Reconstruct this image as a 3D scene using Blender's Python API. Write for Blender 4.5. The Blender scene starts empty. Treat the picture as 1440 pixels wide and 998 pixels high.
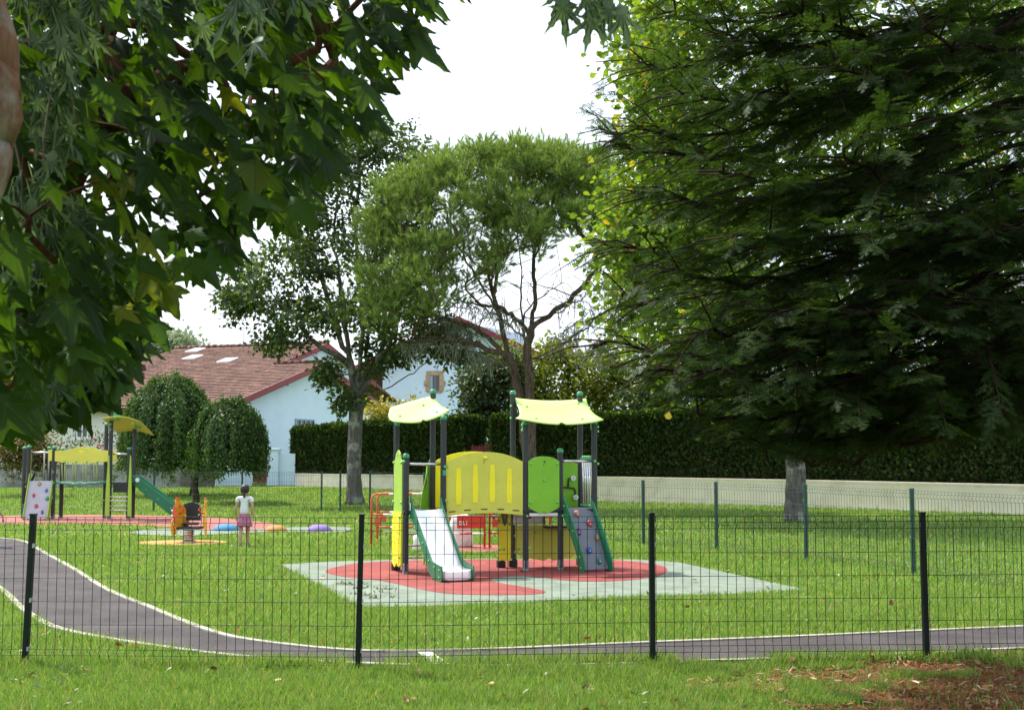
import bpy, bmesh, math, random
import numpy as np
from mathutils import Vector, Matrix, Quaternion
PI = math.pi
random.seed(7)
RNG = np.random.default_rng(11)
scene = bpy.context.scene
COL = scene.collection

# ------------------------------------------------------------------ camera
CAMH = 1.75
FPX = 1800.0
PITCH = math.atan(141.0 / FPX)
CP, SP = math.cos(PITCH), math.sin(PITCH)
cam_d = bpy.data.cameras.new('camera')
cam = bpy.data.objects.new('camera', cam_d)
COL.objects.link(cam)
cam.location = (0, 0, CAMH)
cam.rotation_euler = (PI / 2 + PITCH, 0, 0)
cam_d.sensor_width = 36.0
cam_d.lens = 45.0
cam_d.clip_start = 0.05
cam_d.clip_end = 3000
cam_d.dof.use_dof = True
cam_d.dof.focus_distance = 20.0
cam_d.dof.aperture_fstop = 11.0
scene.camera = cam


def ray(u, v):
    dx, dz = u - 720.0, -(v - 499.0)
    return Vector((dx, FPX * CP - dz * SP, FPX * SP + dz * CP))


def at(u, v, Y):
    """world point seen at pixel (u, v) of the 1440x998 photograph, at depth Y"""
    d = ray(u, v)
    t = Y / d.y
    return Vector((d.x * t, Y, CAMH + d.z * t))


def terrain(x, y):
    k = min(1.0, max(0.0, (3.0 - x) / 7.0))
    k = k * k * (3 - 2 * k)
    t = max(0.0, y - 42.0)
    t = min(t, 30.0)
    return 0.022 * t * k * min(1.0, t / 5.0)


def gr(u, v, z=0.0):
    d = ray(u, v)
    zz = z
    for _ in range(6):
        t = (zz - CAMH) / d.z
        x, y = d.x * t, d.y * t
        zz = z + terrain(x, y)
    return Vector((x, y, zz))


# ------------------------------------------------------------------ materials
def srgb(r, g, b):
    f = lambda c: (c / 255 / 12.92) if c / 255 <= .04045 else ((c / 255 + .055) / 1.055) ** 2.4
    return (f(r), f(g), f(b))


MATS = {}


def newmat(name):
    m = bpy.data.materials.new(name)
    m.use_nodes = True
    nt = m.node_tree
    nt.nodes.clear()
    out = nt.nodes.new('ShaderNodeOutputMaterial')
    MATS[name] = m
    return m, nt, out


def nd(nt, typ, **kw):
    n = nt.nodes.new(typ)
    for k, v in kw.items():
        setattr(n, k, v)
    return n


def ramp(nt, stops):
    r = nt.nodes.new('ShaderNodeValToRGB')
    el = r.color_ramp.elements
    while len(el) < len(stops):
        el.new(0.5)
    for e, (p, c) in zip(el, stops):
        e.position = p
        e.color = (*c, 1) if len(c) == 3 else c
    return r


def noise(nt, scale, detail=4, rough=.55, vec=None, typ='ShaderNodeTexNoise'):
    n = nt.nodes.new(typ)
    n.inputs['Scale'].default_value = scale
    n.inputs['Detail'].default_value = detail
    n.inputs['Roughness'].default_value = rough
    if vec is not None:
        nt.links.new(vec, n.inputs['Vector'])
    return n


def pm(name, c, rough=.5, metal=0.0, var=.12, scale=6.0, bump=0.0, bscale=60.0, spec=.5, c2=None, lo=.35, hi=.65, dirt=None):
    """painted / plain surface: two close colours mixed by noise, optional fine bump"""
    if name in MATS:
        return MATS[name]
    m, nt, out = newmat(name)
    b = nd(nt, 'ShaderNodeBsdfPrincipled')
    tc = nd(nt, 'ShaderNodeTexCoord')
    n = noise(nt, scale, 6, .6, tc.outputs['Object'])
    a = tuple(max(0, x * (1 - var)) for x in c)
    z = c2 if c2 else tuple(min(1, x * (1 + var)) for x in c)
    r = ramp(nt, [(lo, a), (hi, z)])
    nt.links.new(n.outputs['Fac'], r.inputs['Fac'])
    colr = r.outputs['Color']
    if dirt:
        n2 = noise(nt, dirt[1], 8, .7, tc.outputs['Object'])
        r2 = ramp(nt, [(dirt[2], (0, 0, 0)), (dirt[3], (1, 1, 1))])
        nt.links.new(n2.outputs['Fac'], r2.inputs['Fac'])
        mx = nd(nt, 'ShaderNodeMix', data_type='RGBA')
        nt.links.new(r2.outputs['Color'], mx.inputs[0])
        nt.links.new(colr, mx.inputs[6])
        mx.inputs[7].default_value = (*dirt[0], 1)
        colr = mx.outputs[2]
    nt.links.new(colr, b.inputs['Base Color'])
    b.inputs['Roughness'].default_value = rough
    b.inputs['Metallic'].default_value = metal
    b.inputs['Specular IOR Level'].default_value = spec
    if bump:
        n3 = noise(nt, bscale, 5, .6, tc.outputs['Object'])
        bp = nd(nt, 'ShaderNodeBump')
        bp.inputs['Strength'].default_value = bump
        bp.inputs['Distance'].default_value = .02
        nt.links.new(n3.outputs['Fac'], bp.inputs['Height'])
        nt.links.new(bp.outputs[0], b.inputs['Normal'])
    nt.links.new(b.outputs[0], out.inputs[0])
    return m


def leafm(name, stops, tcol, trans=.35, gloss=.06, rough=.4, vein=None):
    """leaf: diffuse + light through the blade + a little sheen; every leaf island gets its own tint"""
    if name in MATS:
        return MATS[name]
    m, nt, out = newmat(name)
    g = nd(nt, 'ShaderNodeNewGeometry')
    r = ramp(nt, stops)
    nt.links.new(g.outputs['Random Per Island'], r.inputs['Fac'])
    col = r.outputs['Color']
    if vein:
        at_ = nd(nt, 'ShaderNodeAttribute', attribute_name='vein')
        vr = ramp(nt, [(.88, (0, 0, 0)), (1.0, (1, 1, 1))])
        nt.links.new(at_.outputs['Fac'], vr.inputs['Fac'])
        mx = nd(nt, 'ShaderNodeMix', data_type='RGBA')
        nt.links.new(vr.outputs['Color'], mx.inputs[0])
        nt.links.new(col, mx.inputs[6])
        mx.inputs[7].default_value = (*vein, 1)
        col = mx.outputs[2]
    d = nd(nt, 'ShaderNodeBsdfDiffuse')
    nt.links.new(col, d.inputs['Color'])
    t = nd(nt, 'ShaderNodeBsdfTranslucent')
    mt = nd(nt, 'ShaderNodeMix', data_type='RGBA', blend_type='MULTIPLY')
    mt.inputs[0].default_value = 1
    mt.inputs[7].default_value = (*tcol, 1)
    sc = nd(nt, 'ShaderNodeMix', data_type='RGBA', blend_type='ADD')
    sc.inputs[0].default_value = 0
    nt.links.new(col, sc.inputs[6])
    nt.links.new(sc.outputs[2], mt.inputs[6])
    nt.links.new(mt.outputs[2], t.inputs['Color'])
    ms = nd(nt, 'ShaderNodeMixShader')
    ms.inputs[0].default_value = trans
    nt.links.new(d.outputs[0], ms.inputs[1])
    nt.links.new(t.outputs[0], ms.inputs[2])
    gl = nd(nt, 'ShaderNodeBsdfGlossy')
    gl.inputs['Roughness'].default_value = rough
    gl.inputs['Color'].default_value = (.8, .9, .85, 1)
    m2 = nd(nt, 'ShaderNodeMixShader')
    m2.inputs[0].default_value = gloss
    nt.links.new(ms.outputs[0], m2.inputs[1])
    nt.links.new(gl.outputs[0], m2.inputs[2])
    nt.links.new(m2.outputs[0], out.inputs[0])
    return m


# ------------------------------------------------------------------ tags
def tag(o, label=None, cat=None, group=None, kind=None):
    if label: o['label'] = label
    if cat: o['category'] = cat
    if group: o['group'] = group
    if kind: o['kind'] = kind
    return o


def thing(name, label, cat, loc=(0, 0, 0), rz=0.0, group=None):
    o = bpy.data.objects.new(name, None)
    o.empty_display_size = .2
    COL.objects.link(o)
    o.location = loc
    o.rotation_euler = (0, 0, rz)
    return tag(o, label, cat, group)


# ------------------------------------------------------------------ mesh building
class MB:
    def __init__(self):
        self.v, self.f, self.mi, self.sm = [], [], [], []

    def add(self, vs, fs, mi=0, smooth=False):
        o = len(self.v)
        self.v += [tuple(p) for p in vs]
        for f in fs:
            self.f.append([i + o for i in f])
            self.mi.append(mi)
            self.sm.append(smooth)
        return self

    def box(self, c, s, mi=0, rz=0.0, bev=0.0, M=None):
        """box centre c, full size s"""
        x, y, z = s[0] / 2, s[1] / 2, s[2] / 2
        if bev > 0:
            b = min(bev, x * .9, y * .9)
            pl = [(-x + b, -y), (x - b, -y), (x, -y + b), (x, y - b), (x - b, y), (-x + b, y), (-x, y - b), (-x, -y + b)]
            bz = min(bev, z * .9)
            vs = []
            k = (x - b * .6) / x, (y - b * .6) / y
            for zz, q in ((-z, 1), (-z + bz, 0), (z - bz, 0), (z, 1)):
                for px, py in pl:
                    vs.append((px * (k[0] if q else 1), py * (k[1] if q else 1), zz))
            n = 8
            fs = [list(range(n))[::-1], [3 * n + i for i in range(n)]]
            for r in range(3):
                for i in range(n):
                    fs.append([r * n + i, r * n + (i + 1) % n, (r + 1) * n + (i + 1) % n, (r + 1) * n + i])
        else:
            vs = [(-x, -y, -z), (x, -y, -z), (x, y, -z), (-x, y, -z), (-x, -y, z), (x, -y, z), (x, y, z), (-x, y, z)]
            fs = [(3, 2, 1, 0), (4, 5, 6, 7), (0, 1, 5, 4), (1, 2, 6, 5), (2, 3, 7, 6), (3, 0, 4, 7)]
        R = Matrix.Rotation(rz, 3, 'Z') if M is None else M
        c = Vector(c)
        return self.add([R @ Vector(p) + c for p in vs], fs, mi)

    def tube(self, pts, r, n=8, mi=0, cap=True, smooth=True):
        """round tube along points; r number or list"""
        pts = [Vector(p) for p in pts]
        k = len(pts)
        rs = r if isinstance(r, (list, tuple)) else [r] * k
        vs, prev = [], None
        for i, p in enumerate(pts):
            t = (pts[min(i + 1, k - 1)] - pts[max(i - 1, 0)])
            if t.length < 1e-9: t = Vector((0, 0, 1))
            t.normalize()
            if prev is None:
                a = Vector((1, 0, 0)) if abs(t.x) < .8 else Vector((0, 1, 0))
                prev = (a - t * a.dot(t)).normalized()
            else:
                prev = prev - t * prev.dot(t)
                if prev.length < 1e-6:
                    prev = t.orthogonal()
                prev.normalize()
            b = t.cross(prev)
            for j in range(n):
                an = 2 * PI * j / n
                vs.append(p + (prev * math.cos(an) + b * math.sin(an)) * rs[i])
        fs = []
        for i in range(k - 1):
            for j in range(n):
                fs.append((i * n + j, i * n + (j + 1) % n, (i + 1) * n + (j + 1) % n, (i + 1) * n + j))
        self.add(vs, fs, mi, smooth)
        if cap:
            o = len(self.v) - k * n
            self.f.append([o + j for j in range(n)][::-1]); self.mi.append(mi); self.sm.append(False)
            self.f.append([o + (k - 1) * n + j for j in range(n)]); self.mi.append(mi); self.sm.append(False)
        return self

    def cyl(self, p0, p1, r0, r1=None, n=12, mi=0):
        return self.tube([p0, p1], [r0, r0 if r1 is None else r1], n, mi)

    def ball(self, c, r, mi=0, n=8, m=5, sz=1.0):
        vs, fs = [], []
        for i in range(m + 1):
            a = PI * i / m
            for j in range(n):
                b = 2 * PI * j / n
                vs.append((c[0] + r * math.sin(a) * math.cos(b), c[1] + r * math.sin(a) * math.sin(b), c[2] + r * sz * math.cos(a)))
        for i in range(m):
            for j in range(n):
                fs.append((i * n + j, (i + 1) * n + j, (i + 1) * n + (j + 1) % n, i * n + (j + 1) % n))
        return self.add(vs, fs, mi, True)

    def lathe(self, c, prof, n=16, mi=0, sx=1.0, sy=1.0, smooth=True):
        vs, fs = [], []
        for r, z in prof:
            for j in range(n):
                a = 2 * PI * j / n
                vs.append((c[0] + r * sx * math.cos(a), c[1] + r * sy * math.sin(a), c[2] + z))
        k = len(prof)
        for i in range(k - 1):
            for j in range(n):
                fs.append((i * n + j, i * n + (j + 1) % n, (i + 1) * n + (j + 1) % n, (i + 1) * n + j))
        return self.add(vs, fs, mi, smooth)

    def prism(self, pl, t0, t1, plane='xz', mi=0, bev=0.0):
        """polygon extruded between t0 and t1 along the remaining axis; plane 'xz','yz','xy'"""
        area = sum(pl[i][0] * pl[(i + 1) % len(pl)][1] - pl[(i + 1) % len(pl)][0] * pl[i][1] for i in range(len(pl)))
        if area < 0: pl = pl[::-1]
        f = {'xz': lambda a, b, t: (a, t, b), 'yz': lambda a, b, t: (t, a, b), 'xy': lambda a, b, t: (a, b, t)}[plane]
        n = len(pl)
        lo, hi = min(t0, t1), max(t0, t1)
        vs = [f(a, b, lo) for a, b in pl] + [f(a, b, hi) for a, b in pl]
        sides = [(i, (i + 1) % n, n + (i + 1) % n, n + i) for i in range(n)]
        if plane == 'xz':
            fs = [list(range(n)), [n + i for i in range(n)][::-1]] + [s[::-1] for s in sides]
        else:
            fs = [list(range(n))[::-1], [n + i for i in range(n)]] + sides
        return self.add(vs, fs, mi)

    def build(self, name, mats, parent=None, org=None, loc=None, rot=None, bevel=0.0):
        me = bpy.data.meshes.new(name)
        v = self.v
        if org is not None:
            v = [(a - org[0], b - org[1], c - org[2]) for a, b, c in v]
        me.from_pydata(v, [], self.f)
        for m in (mats if isinstance(mats, (list, tuple)) else [mats]):
            me.materials.append(m)
        me.polygons.foreach_set('material_index', self.mi)
        me.polygons.foreach_set('use_smooth', self.sm)
        me.update()
        o = bpy.data.objects.new(name, me)
        COL.objects.link(o)
        if parent is not None: o.parent = parent
        if loc is not None: o.location = loc
        if rot is not None: o.rotation_euler = rot
        if bevel:
            bm_ = o.modifiers.new('edge', 'BEVEL')
            bm_.width = bevel; bm_.segments = 2; bm_.limit_method = 'ANGLE'; bm_.angle_limit = .7
        return o


def np_mesh(name, V, F, mat, parent=None, smooth=False, attr=None):
    """V (n,3), F (m,k) numpy arrays -> one object"""
    me = bpy.data.meshes.new(name)
    V = np.ascontiguousarray(V, dtype=np.float32)
    F = np.ascontiguousarray(F, dtype=np.int32)
    m, k = F.shape
    me.vertices.add(len(V)); me.vertices.foreach_set('co', V.ravel())
    me.loops.add(m * k); me.loops.foreach_set('vertex_index', F.ravel())
    me.polygons.add(m)
    me.polygons.foreach_set('loop_start', np.arange(0, m * k, k, dtype=np.int32))
    me.polygons.foreach_set('loop_total', np.full(m, k, dtype=np.int32))
    if smooth: me.polygons.foreach_set('use_smooth', np.ones(m, dtype=bool))
    me.materials.append(mat)
    if attr is not None:
        a = me.attributes.new(attr[0], 'FLOAT', 'POINT')
        a.data.foreach_set('value', np.ascontiguousarray(attr[1], dtype=np.float32))
    me.update(calc_edges=True)
    o = bpy.data.objects.new(name, me)
    COL.objects.link(o)
    if parent is not None: o.parent = parent
    return o


def unit(a):
    return a / np.maximum(np.linalg.norm(a, axis=-1, keepdims=True), 1e-9)


def stamp(TV, TF, P, A, N, S):
    """copies of template (x width, y axis, z normal) at P with axis A, normal hint N, scale S -> V, F"""
    A = unit(A)
    X = unit(np.cross(A, N))
    Z = np.cross(X, A)
    TV = np.asarray(TV, float)
    S = np.asarray(S, float).reshape(-1, 1, 1)
    V = P[:, None, :] + S * (TV[None, :, 0, None] * X[:, None, :] + TV[None, :, 1, None] * A[:, None, :] + TV[None, :, 2, None] * Z[:, None, :])
    n, k = len(P), len(TV)
    F = (np.asarray(TF)[None, :, :] + (np.arange(n) * k)[:, None, None]).reshape(-1, np.asarray(TF).shape[1])
    return V.reshape(-1, 3), F


def copy_tree(o, parent=None):
    c = o.copy()
    COL.objects.link(c)
    c.parent = parent
    for ch in list(o.children):
        copy_tree(ch, c)
    return c


def pip(px, py, poly):
    """points in polygon, numpy"""
    inside = np.zeros(len(px), bool)
    n = len(poly)
    for i in range(n):
        x0, y0 = poly[i][0], poly[i][1]
        x1, y1 = poly[(i + 1) % n][0], poly[(i + 1) % n][1]
        if y0 == y1: continue
        c = ((y0 > py) != (y1 > py)) & (px < (x1 - x0) * (py - y0) / (y1 - y0) + x0)
        inside ^= c
    return inside


def smooth_poly(pts, closed=True, sub=6):
    """Catmull-Rom through 2-D / 3-D points"""
    P = [np.array(p, float) for p in pts]
    n = len(P)
    out = []
    rng_ = range(n if closed else n - 1)
    for i in rng_:
        if closed:
            a, b, c, d = P[(i - 1) % n], P[i], P[(i + 1) % n], P[(i + 2) % n]
        else:
            a, b, c, d = P[max(i - 1, 0)], P[i], P[i + 1], P[min(i + 2, n - 1)]
        for s in range(sub):
            t = s / sub
            out.append(.5 * (2 * b + (c - a) * t + (2 * a - 5 * b + 4 * c - d) * t * t + (3 * b - a - 3 * c + d) * t ** 3))
    if not closed: out.append(P[-1])
    return [tuple(p) for p in out]


# ------------------------------------------------------------------ world, sun, view
SUN_EL = math.radians(55)
SUN_AZ = math.atan2(-0.74, 0.67)          # direction towards the sun, x over y: ahead and to the left
w = bpy.data.worlds.new('World')
scene.world = w
w.use_nodes = True
nt = w.node_tree
bg = nt.nodes['Background']
sky = nt.nodes.new('ShaderNodeTexSky')
sky.sky_type = 'NISHITA'
sky.sun_disc = False
sky.sun_elevation = SUN_EL
sky.sun_rotation = SUN_AZ
sky.altitude = 0
sky.air_density = 1.3
sky.dust_density = 6.0
sky.ozone_density = 1.0
# thin bright cloud over the whole sky: the blue is mixed with an even white haze
mixs = nt.nodes.new('ShaderNodeMix'); mixs.data_type = 'RGBA'
mixs.inputs[0].default_value = 0.62
mixs.inputs[7].default_value = (8.6, 9.5, 10.8, 1)
nt.links.new(sky.outputs[0], mixs.inputs[6])
nt.links.new(mixs.outputs[2], bg.inputs['Color'])
bg.inputs['Strength'].default_value = 0.13
sd = bpy.data.lights.new('sun', 'SUN')
sd.energy = 4.2
sd.angle = math.radians(1.0)
sd.color = (1.0, .95, .86)
so = bpy.data.objects.new('sun', sd)
COL.objects.link(so)
SUN = Vector((math.sin(SUN_AZ) * math.cos(SUN_EL), math.cos(SUN_AZ) * math.cos(SUN_EL), math.sin(SUN_EL)))
so.rotation_euler = SUN.to_track_quat('Z', 'Y').to_euler()
so.location = SUN * 60
scene.view_settings.view_transform = 'Standard'
scene.view_settings.look = 'None'
scene.view_settings.exposure = 0.68
scene.view_settings.gamma = 1.0
scene.view_settings.use_curve_mapping = False
scene.cycles.max_bounces = 8
scene.cycles.transparent_max_bounces = 8
scene.cycles.use_denoising = True
scene.cycles.sample_clamp_indirect = 6.0
# ------------------------------------------------------------------ ground, path, safety surfaces
UP_EDGE = [(-60, 752), (0, 757), (35, 762), (60, 776), (105, 801), (150, 829), (215, 856), (290, 886), (360, 902), (500, 916), (620, 916), (720, 913), (900, 905), (1100, 897), (1300, 888), (1440, 882), (1800, 868)]
LO_EDGE = [(-60, 790), (0, 828), (30, 855), (70, 880), (140, 897), (275, 917), (400, 929), (600, 937), (800, 936), (900, 934), (1080, 928), (1270, 921), (1440, 913), (1800, 897)]
up_w = smooth_poly([gr(u, v)[:2] for u, v in UP_EDGE], False, 8)
lo_w = smooth_poly([gr(u, v)[:2] for u, v in LO_EDGE], False, 8)
PATH_POLY = up_w + lo_w[::-1]
PAD_PX = [(393, 794), (460, 790), (560, 787), (700, 786), (900, 787), (955, 791), (1010, 803), (1080, 818), (1136, 830), (1050, 835), (900, 839), (700, 849), (600, 853), (508, 854), (470, 835), (430, 812)]
PAD_POLY = [tuple(gr(u, v)[:2]) for u, v in PAD_PX]
RED_PX = [(458, 803), (500, 793), (570, 789), (700, 787), (860, 788), (925, 795), (938, 803), (920, 812), (860, 818), (800, 817), (745, 811), (705, 812), (690, 817), (712, 822), (766, 832), (740, 837), (640, 836), (590, 829), (540, 818), (480, 811)]
RED_POLY = smooth_poly([gr(u, v)[:2] for u, v in RED_PX], True, 5)
RED2_POLY = [(gr(672, 771).x + .75 * math.cos(a), gr(672, 771).y + .95 * math.sin(a)) for a in np.linspace(0, 2 * PI, 28, endpoint=False)]
LRED_PX = [(-90, 736), (-90, 727), (30, 725), (130, 724), (220, 725), (300, 728), (360, 733), (392, 739), (395, 744), (300, 747), (240, 741), (120, 737)]
LRED_POLY = smooth_poly([gr(u, v)[:2] for u, v in LRED_PX], True, 5)
LGREY_PX = [(186, 751), (196, 746.5), (245, 743.5), (330, 746), (400, 742), (478, 741), (495, 745), (470, 749), (390, 748), (300, 752), (250, 754)]
LGREY_POLY = smooth_poly([gr(u, v)[:2] for u, v in LGREY_PX], True, 5)
oc = gr(256, 763)
ORANGE_POLY = [(oc.x + .92 * math.cos(a), oc.y + .8 * math.sin(a)) for a in np.linspace(0, 2 * PI, 32, endpoint=False)]

# ground: one graded sheet reaching the horizon
xs = np.concatenate([[-900, -300, -120, -70], np.arange(-44, 45, 1.6), [70, 120, 300, 900]])
ys = np.concatenate([[-60, -20, -5], np.arange(0, 90, 1.6), [110, 150, 300, 900, 1600]])
GV = np.array([[x, y, terrain(x, y)] for y in ys for x in xs])
nx, ny = len(xs), len(ys)
GF = np.array([[j * nx + i, j * nx + i + 1, (j + 1) * nx + i + 1, (j + 1) * nx + i] for j in range(ny - 1) for i in range(nx - 1)])
m, nt, out = newmat('lawn_ground')
tc = nd(nt, 'ShaderNodeTexCoord')
b = nd(nt, 'ShaderNodeBsdfPrincipled')
b.inputs['Roughness'].default_value = 1
b.inputs['Specular IOR Level'].default_value = .05
n1 = noise(nt, .35, 5, .6, tc.outputs['Object'])
n2 = noise(nt, 9, 6, .7, tc.outputs['Object'])
n3 = noise(nt, 70, 3, .7, tc.outputs['Object'])
ad = nd(nt, 'ShaderNodeMath', operation='ADD'); ad2 = nd(nt, 'ShaderNodeMath', operation='ADD')
nt.links.new(n1.outputs['Fac'], ad.inputs[0]); nt.links.new(n2.outputs['Fac'], ad.inputs[1])
nt.links.new(ad.outputs[0], ad2.inputs[0]); nt.links.new(n3.outputs['Fac'], ad2.inputs[1])
dv = nd(nt, 'ShaderNodeMath', operation='DIVIDE'); dv.inputs[1].default_value = 3
nt.links.new(ad2.outputs[0], dv.inputs[0])
r1 = ramp(nt, [(.34, (.06, .11, .02)), (.46, (.12, .20, .034)), (.56, (.18, .26, .052)), (.66, (.26, .27, .10))])
nt.links.new(dv.outputs[0], r1.inputs['Fac'])
# mulch of fallen conifer needles near the redwood
vm = nd(nt, 'ShaderNodeVectorMath', operation='DISTANCE'); vm.inputs[1].default_value = (5.2, 8.5, 0)
nt.links.new(tc.outputs['Object'], vm.inputs[0])
nm = noise(nt, 2.2, 6, .7, tc.outputs['Object'])
mm = nd(nt, 'ShaderNodeMath', operation='MULTIPLY_ADD'); mm.inputs[1].default_value = 4.5; 
nt.links.new(nm.outputs['Fac'], mm.inputs[0]); nt.links.new(vm.outputs['Value'], mm.inputs[2])
rm = ramp(nt, [(.0, (1, 1, 1)), (1.0, (0, 0, 0))])
mr = nd(nt, 'ShaderNodeMapRange'); mr.inputs['From Min'].default_value = 4.9; mr.inputs['From Max'].default_value = 6.2
nt.links.new(mm.outputs[0], mr.inputs['Value']); nt.links.new(mr.outputs[0], rm.inputs['Fac'])
rn = ramp(nt, [(.3, (.09, .035, .02)), (.5, (.22, .085, .045)), (.68, (.38, .20, .12))])
nt.links.new(n3.outputs['Fac'], rn.inputs['Fac'])
mx = nd(nt, 'ShaderNodeMix', data_type='RGBA')
nt.links.new(rm.outputs['Color'], mx.inputs[0]); nt.links.new(r1.outputs['Color'], mx.inputs[6]); nt.links.new(rn.outputs['Color'], mx.inputs[7])
nt.links.new(mx.outputs[2], b.inputs['Base Color'])
bp = nd(nt, 'ShaderNodeBump'); bp.inputs['Strength'].default_value = .8; bp.inputs['Distance'].default_value = .05
nt.links.new(ad2.outputs[0], bp.inputs['Height']); nt.links.new(bp.outputs[0], b.inputs['Normal'])
nt.links.new(b.outputs[0], out.inputs[0])
g = np_mesh('ground', GV, GF, m)
tag(g, 'green lawn ground with a patch of brown fallen needles', 'ground', kind='structure')


def sheet(name, poly, z, mat, label, th=.03):
    mb = MB()
    mb.prism([tuple(p) for p in poly], z - th, z, 'xy')
    return tag(mb.build(name, mat), label, name.replace('_', ' '), kind='structure')


asphalt = pm('asphalt', (.068, .060, .061), .92, var=.3, scale=1.3, bump=.5, bscale=260, spec=.2, dirt=((.125, .112, .108), 45, .5, .75))
sheet('path', PATH_POLY, .008, asphalt, 'dark grey asphalt path curving across the grass behind the front fence')
kerbm = pm('kerb_concrete', (.36, .335, .285), .9, var=.15, scale=5, bump=.3, dirt=((.2, .22, .1), 7, .55, .75))


def strip(line, wd, z, mat, name, label, h=.05):
    mb = MB()
    L, R = [], []
    for i, p in enumerate(line):
        a, c = line[max(i - 1, 0)], line[min(i + 1, len(line) - 1)]
        t = np.array([c[0] - a[0], c[1] - a[1]]); t /= np.linalg.norm(t) + 1e-9
        nrm = np.array([-t[1], t[0]]) * wd / 2
        L.append((p[0] + nrm[0], p[1] + nrm[1])); R.append((p[0] - nrm[0], p[1] - nrm[1]))
    k = len(line)
    vs = [(x, y, z) for x, y in L] + [(x, y, z) for x, y in R] + [(x, y, z - h) for x, y in L] + [(x, y, z - h) for x, y in R]
    fs = []
    for i in range(k - 1):
        fs += [(i, k + i, k + i + 1, i + 1), (i, i + 1, 2 * k + i + 1, 2 * k + i), (k + i + 1, k + i, 3 * k + i, 3 * k + i + 1)]
    mb.add(vs, fs)
    return tag(mb.build(name, mat), label, 'kerb', kind='structure')


strip(up_w, .075, .022, kerbm, 'kerb', 'pale concrete kerb strip along the playground side of the asphalt path')
strip(lo_w, .075, .022, kerbm, 'kerb', 'pale concrete kerb strip along the fence side of the asphalt path')
white_paint = pm('white_paint', (.72, .72, .7), .7, var=.1, scale=12, dirt=((.3, .3, .3), 25, .58, .72))
mk = [gr(588, 918), gr(607, 918), gr(634, 936), gr(611, 936)]
tag(MB().prism([(p.x, p.y) for p in mk], .0085, .013, 'xy').build('painted_marking', white_paint), 'short white painted bar across the asphalt path', 'road marking', kind='structure')

rub_green = pm('rubber_grey_green', (.185, .228, .178), .85, var=.16, scale=2.5, bump=.4, bscale=300, spec=.3, dirt=((.125, .15, .11), 2.6, .48, .72))
rub_red = pm('rubber_red', (.25, .046, .040), .85, var=.18, scale=3, bump=.4, bscale=300, spec=.35, dirt=((.32, .085, .07), 1.8, .5, .75))
rub_red2 = pm('rubber_red_pale', (.30, .09, .07), .85, var=.12, scale=2, bump=.4, bscale=300)
rub_or = pm('rubber_orange', (.46, .24, .06), .85, var=.12, scale=3, bump=.4, bscale=300)
sheet('rubber_surface', PAD_POLY, .010, rub_green, 'grey green rubber safety surface under the large climbing frame')
sheet('rubber_patch', RED_POLY, .0145, rub_red, 'large red wavy patch on the rubber surface under the climbing frame', .004)
sheet('rubber_patch', RED2_POLY, .010, rub_red2, 'small red round patch in the grass behind the climbing frame')
sheet('rubber_patch', LRED_POLY, .010, rub_red2, 'pale red rubber strip under the rope bridge climbing frame')
sheet('rubber_patch', LGREY_POLY, .0145, rub_green, 'pale grey rubber strip beside the three coloured mounds', .004)
sheet('rubber_patch', ORANGE_POLY, .010, rub_or, 'orange rubber disc under the spring rider')

# rubber mounds
for u, v, wpx, hpx, c, lab in ((318, 746, 38, 10, (.05, .20, .36), 'low blue rubber mound beside the walking child'),
                               (388, 747, 32, 9, (.46, .20, .06), 'low orange rubber mound between the blue and purple mounds'),
                               (449, 747, 35, 10, (.22, .14, .38), 'low purple rubber mound, rightmost of the three')):
    p = gr(u, v)
    R = wpx / FPX * p.y / 2; h = hpx / FPX * p.y
    mb = MB()
    mb.lathe((0, 0, 0), [(R, -.02), (R, .01), (R * .93, h * .4), (R * .75, h * .72), (R * .45, h * .93), (.001, h)], 24)
    o = mb.build('rubber_mound', pm('mound_' + lab.split()[1], c, .8, var=.12, scale=6, bump=.3, bscale=200), loc=p)
    tag(o, lab, 'rubber mound', 'coloured rubber mounds')

# ------------------------------------------------------------------ grass blades (uncountable)
def grass_points(n, y0, y1, xpad):
    y = np.sqrt(RNG.uniform(y0 ** 2, y1 ** 2, n))
    x = RNG.uniform(-1, 1, n) * (y * .405 + xpad)
    return x, y


def keep_grass(x, y):
    k = np.ones(len(x), bool)
    for poly in (PATH_POLY, PAD_POLY, RED2_POLY, LRED_POLY, LGREY_POLY, ORANGE_POLY):
        xs_ = [p[0] for p in poly]; ys_ = [p[1] for p in poly]
        sel = (x > min(xs_)) & (x < max(xs_)) & (y > min(ys_)) & (y < max(ys_))
        ii = np.where(sel)[0]
        jit = RNG.normal(0, .045, (2, len(ii)))
        k[ii[pip(x[ii] + jit[0], y[ii] + jit[1], poly)]] = False
    return k


def vnoise(x, y, s, seed):
    r = np.random.default_rng(seed)
    G_ = r.random((64, 64))
    fx, fy = x / s, y / s
    ix, iy = np.floor(fx).astype(int), np.floor(fy).astype(int)
    tx, ty = fx - ix, fy - iy
    tx, ty = tx * tx * (3 - 2 * tx), ty * ty * (3 - 2 * ty)
    q = lambda a, b: G_[a % 64, b % 64]
    return (q(ix, iy) * (1 - tx) + q(ix + 1, iy) * tx) * (1 - ty) + (q(ix, iy + 1) * (1 - tx) + q(ix + 1, iy + 1) * tx) * ty


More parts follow.
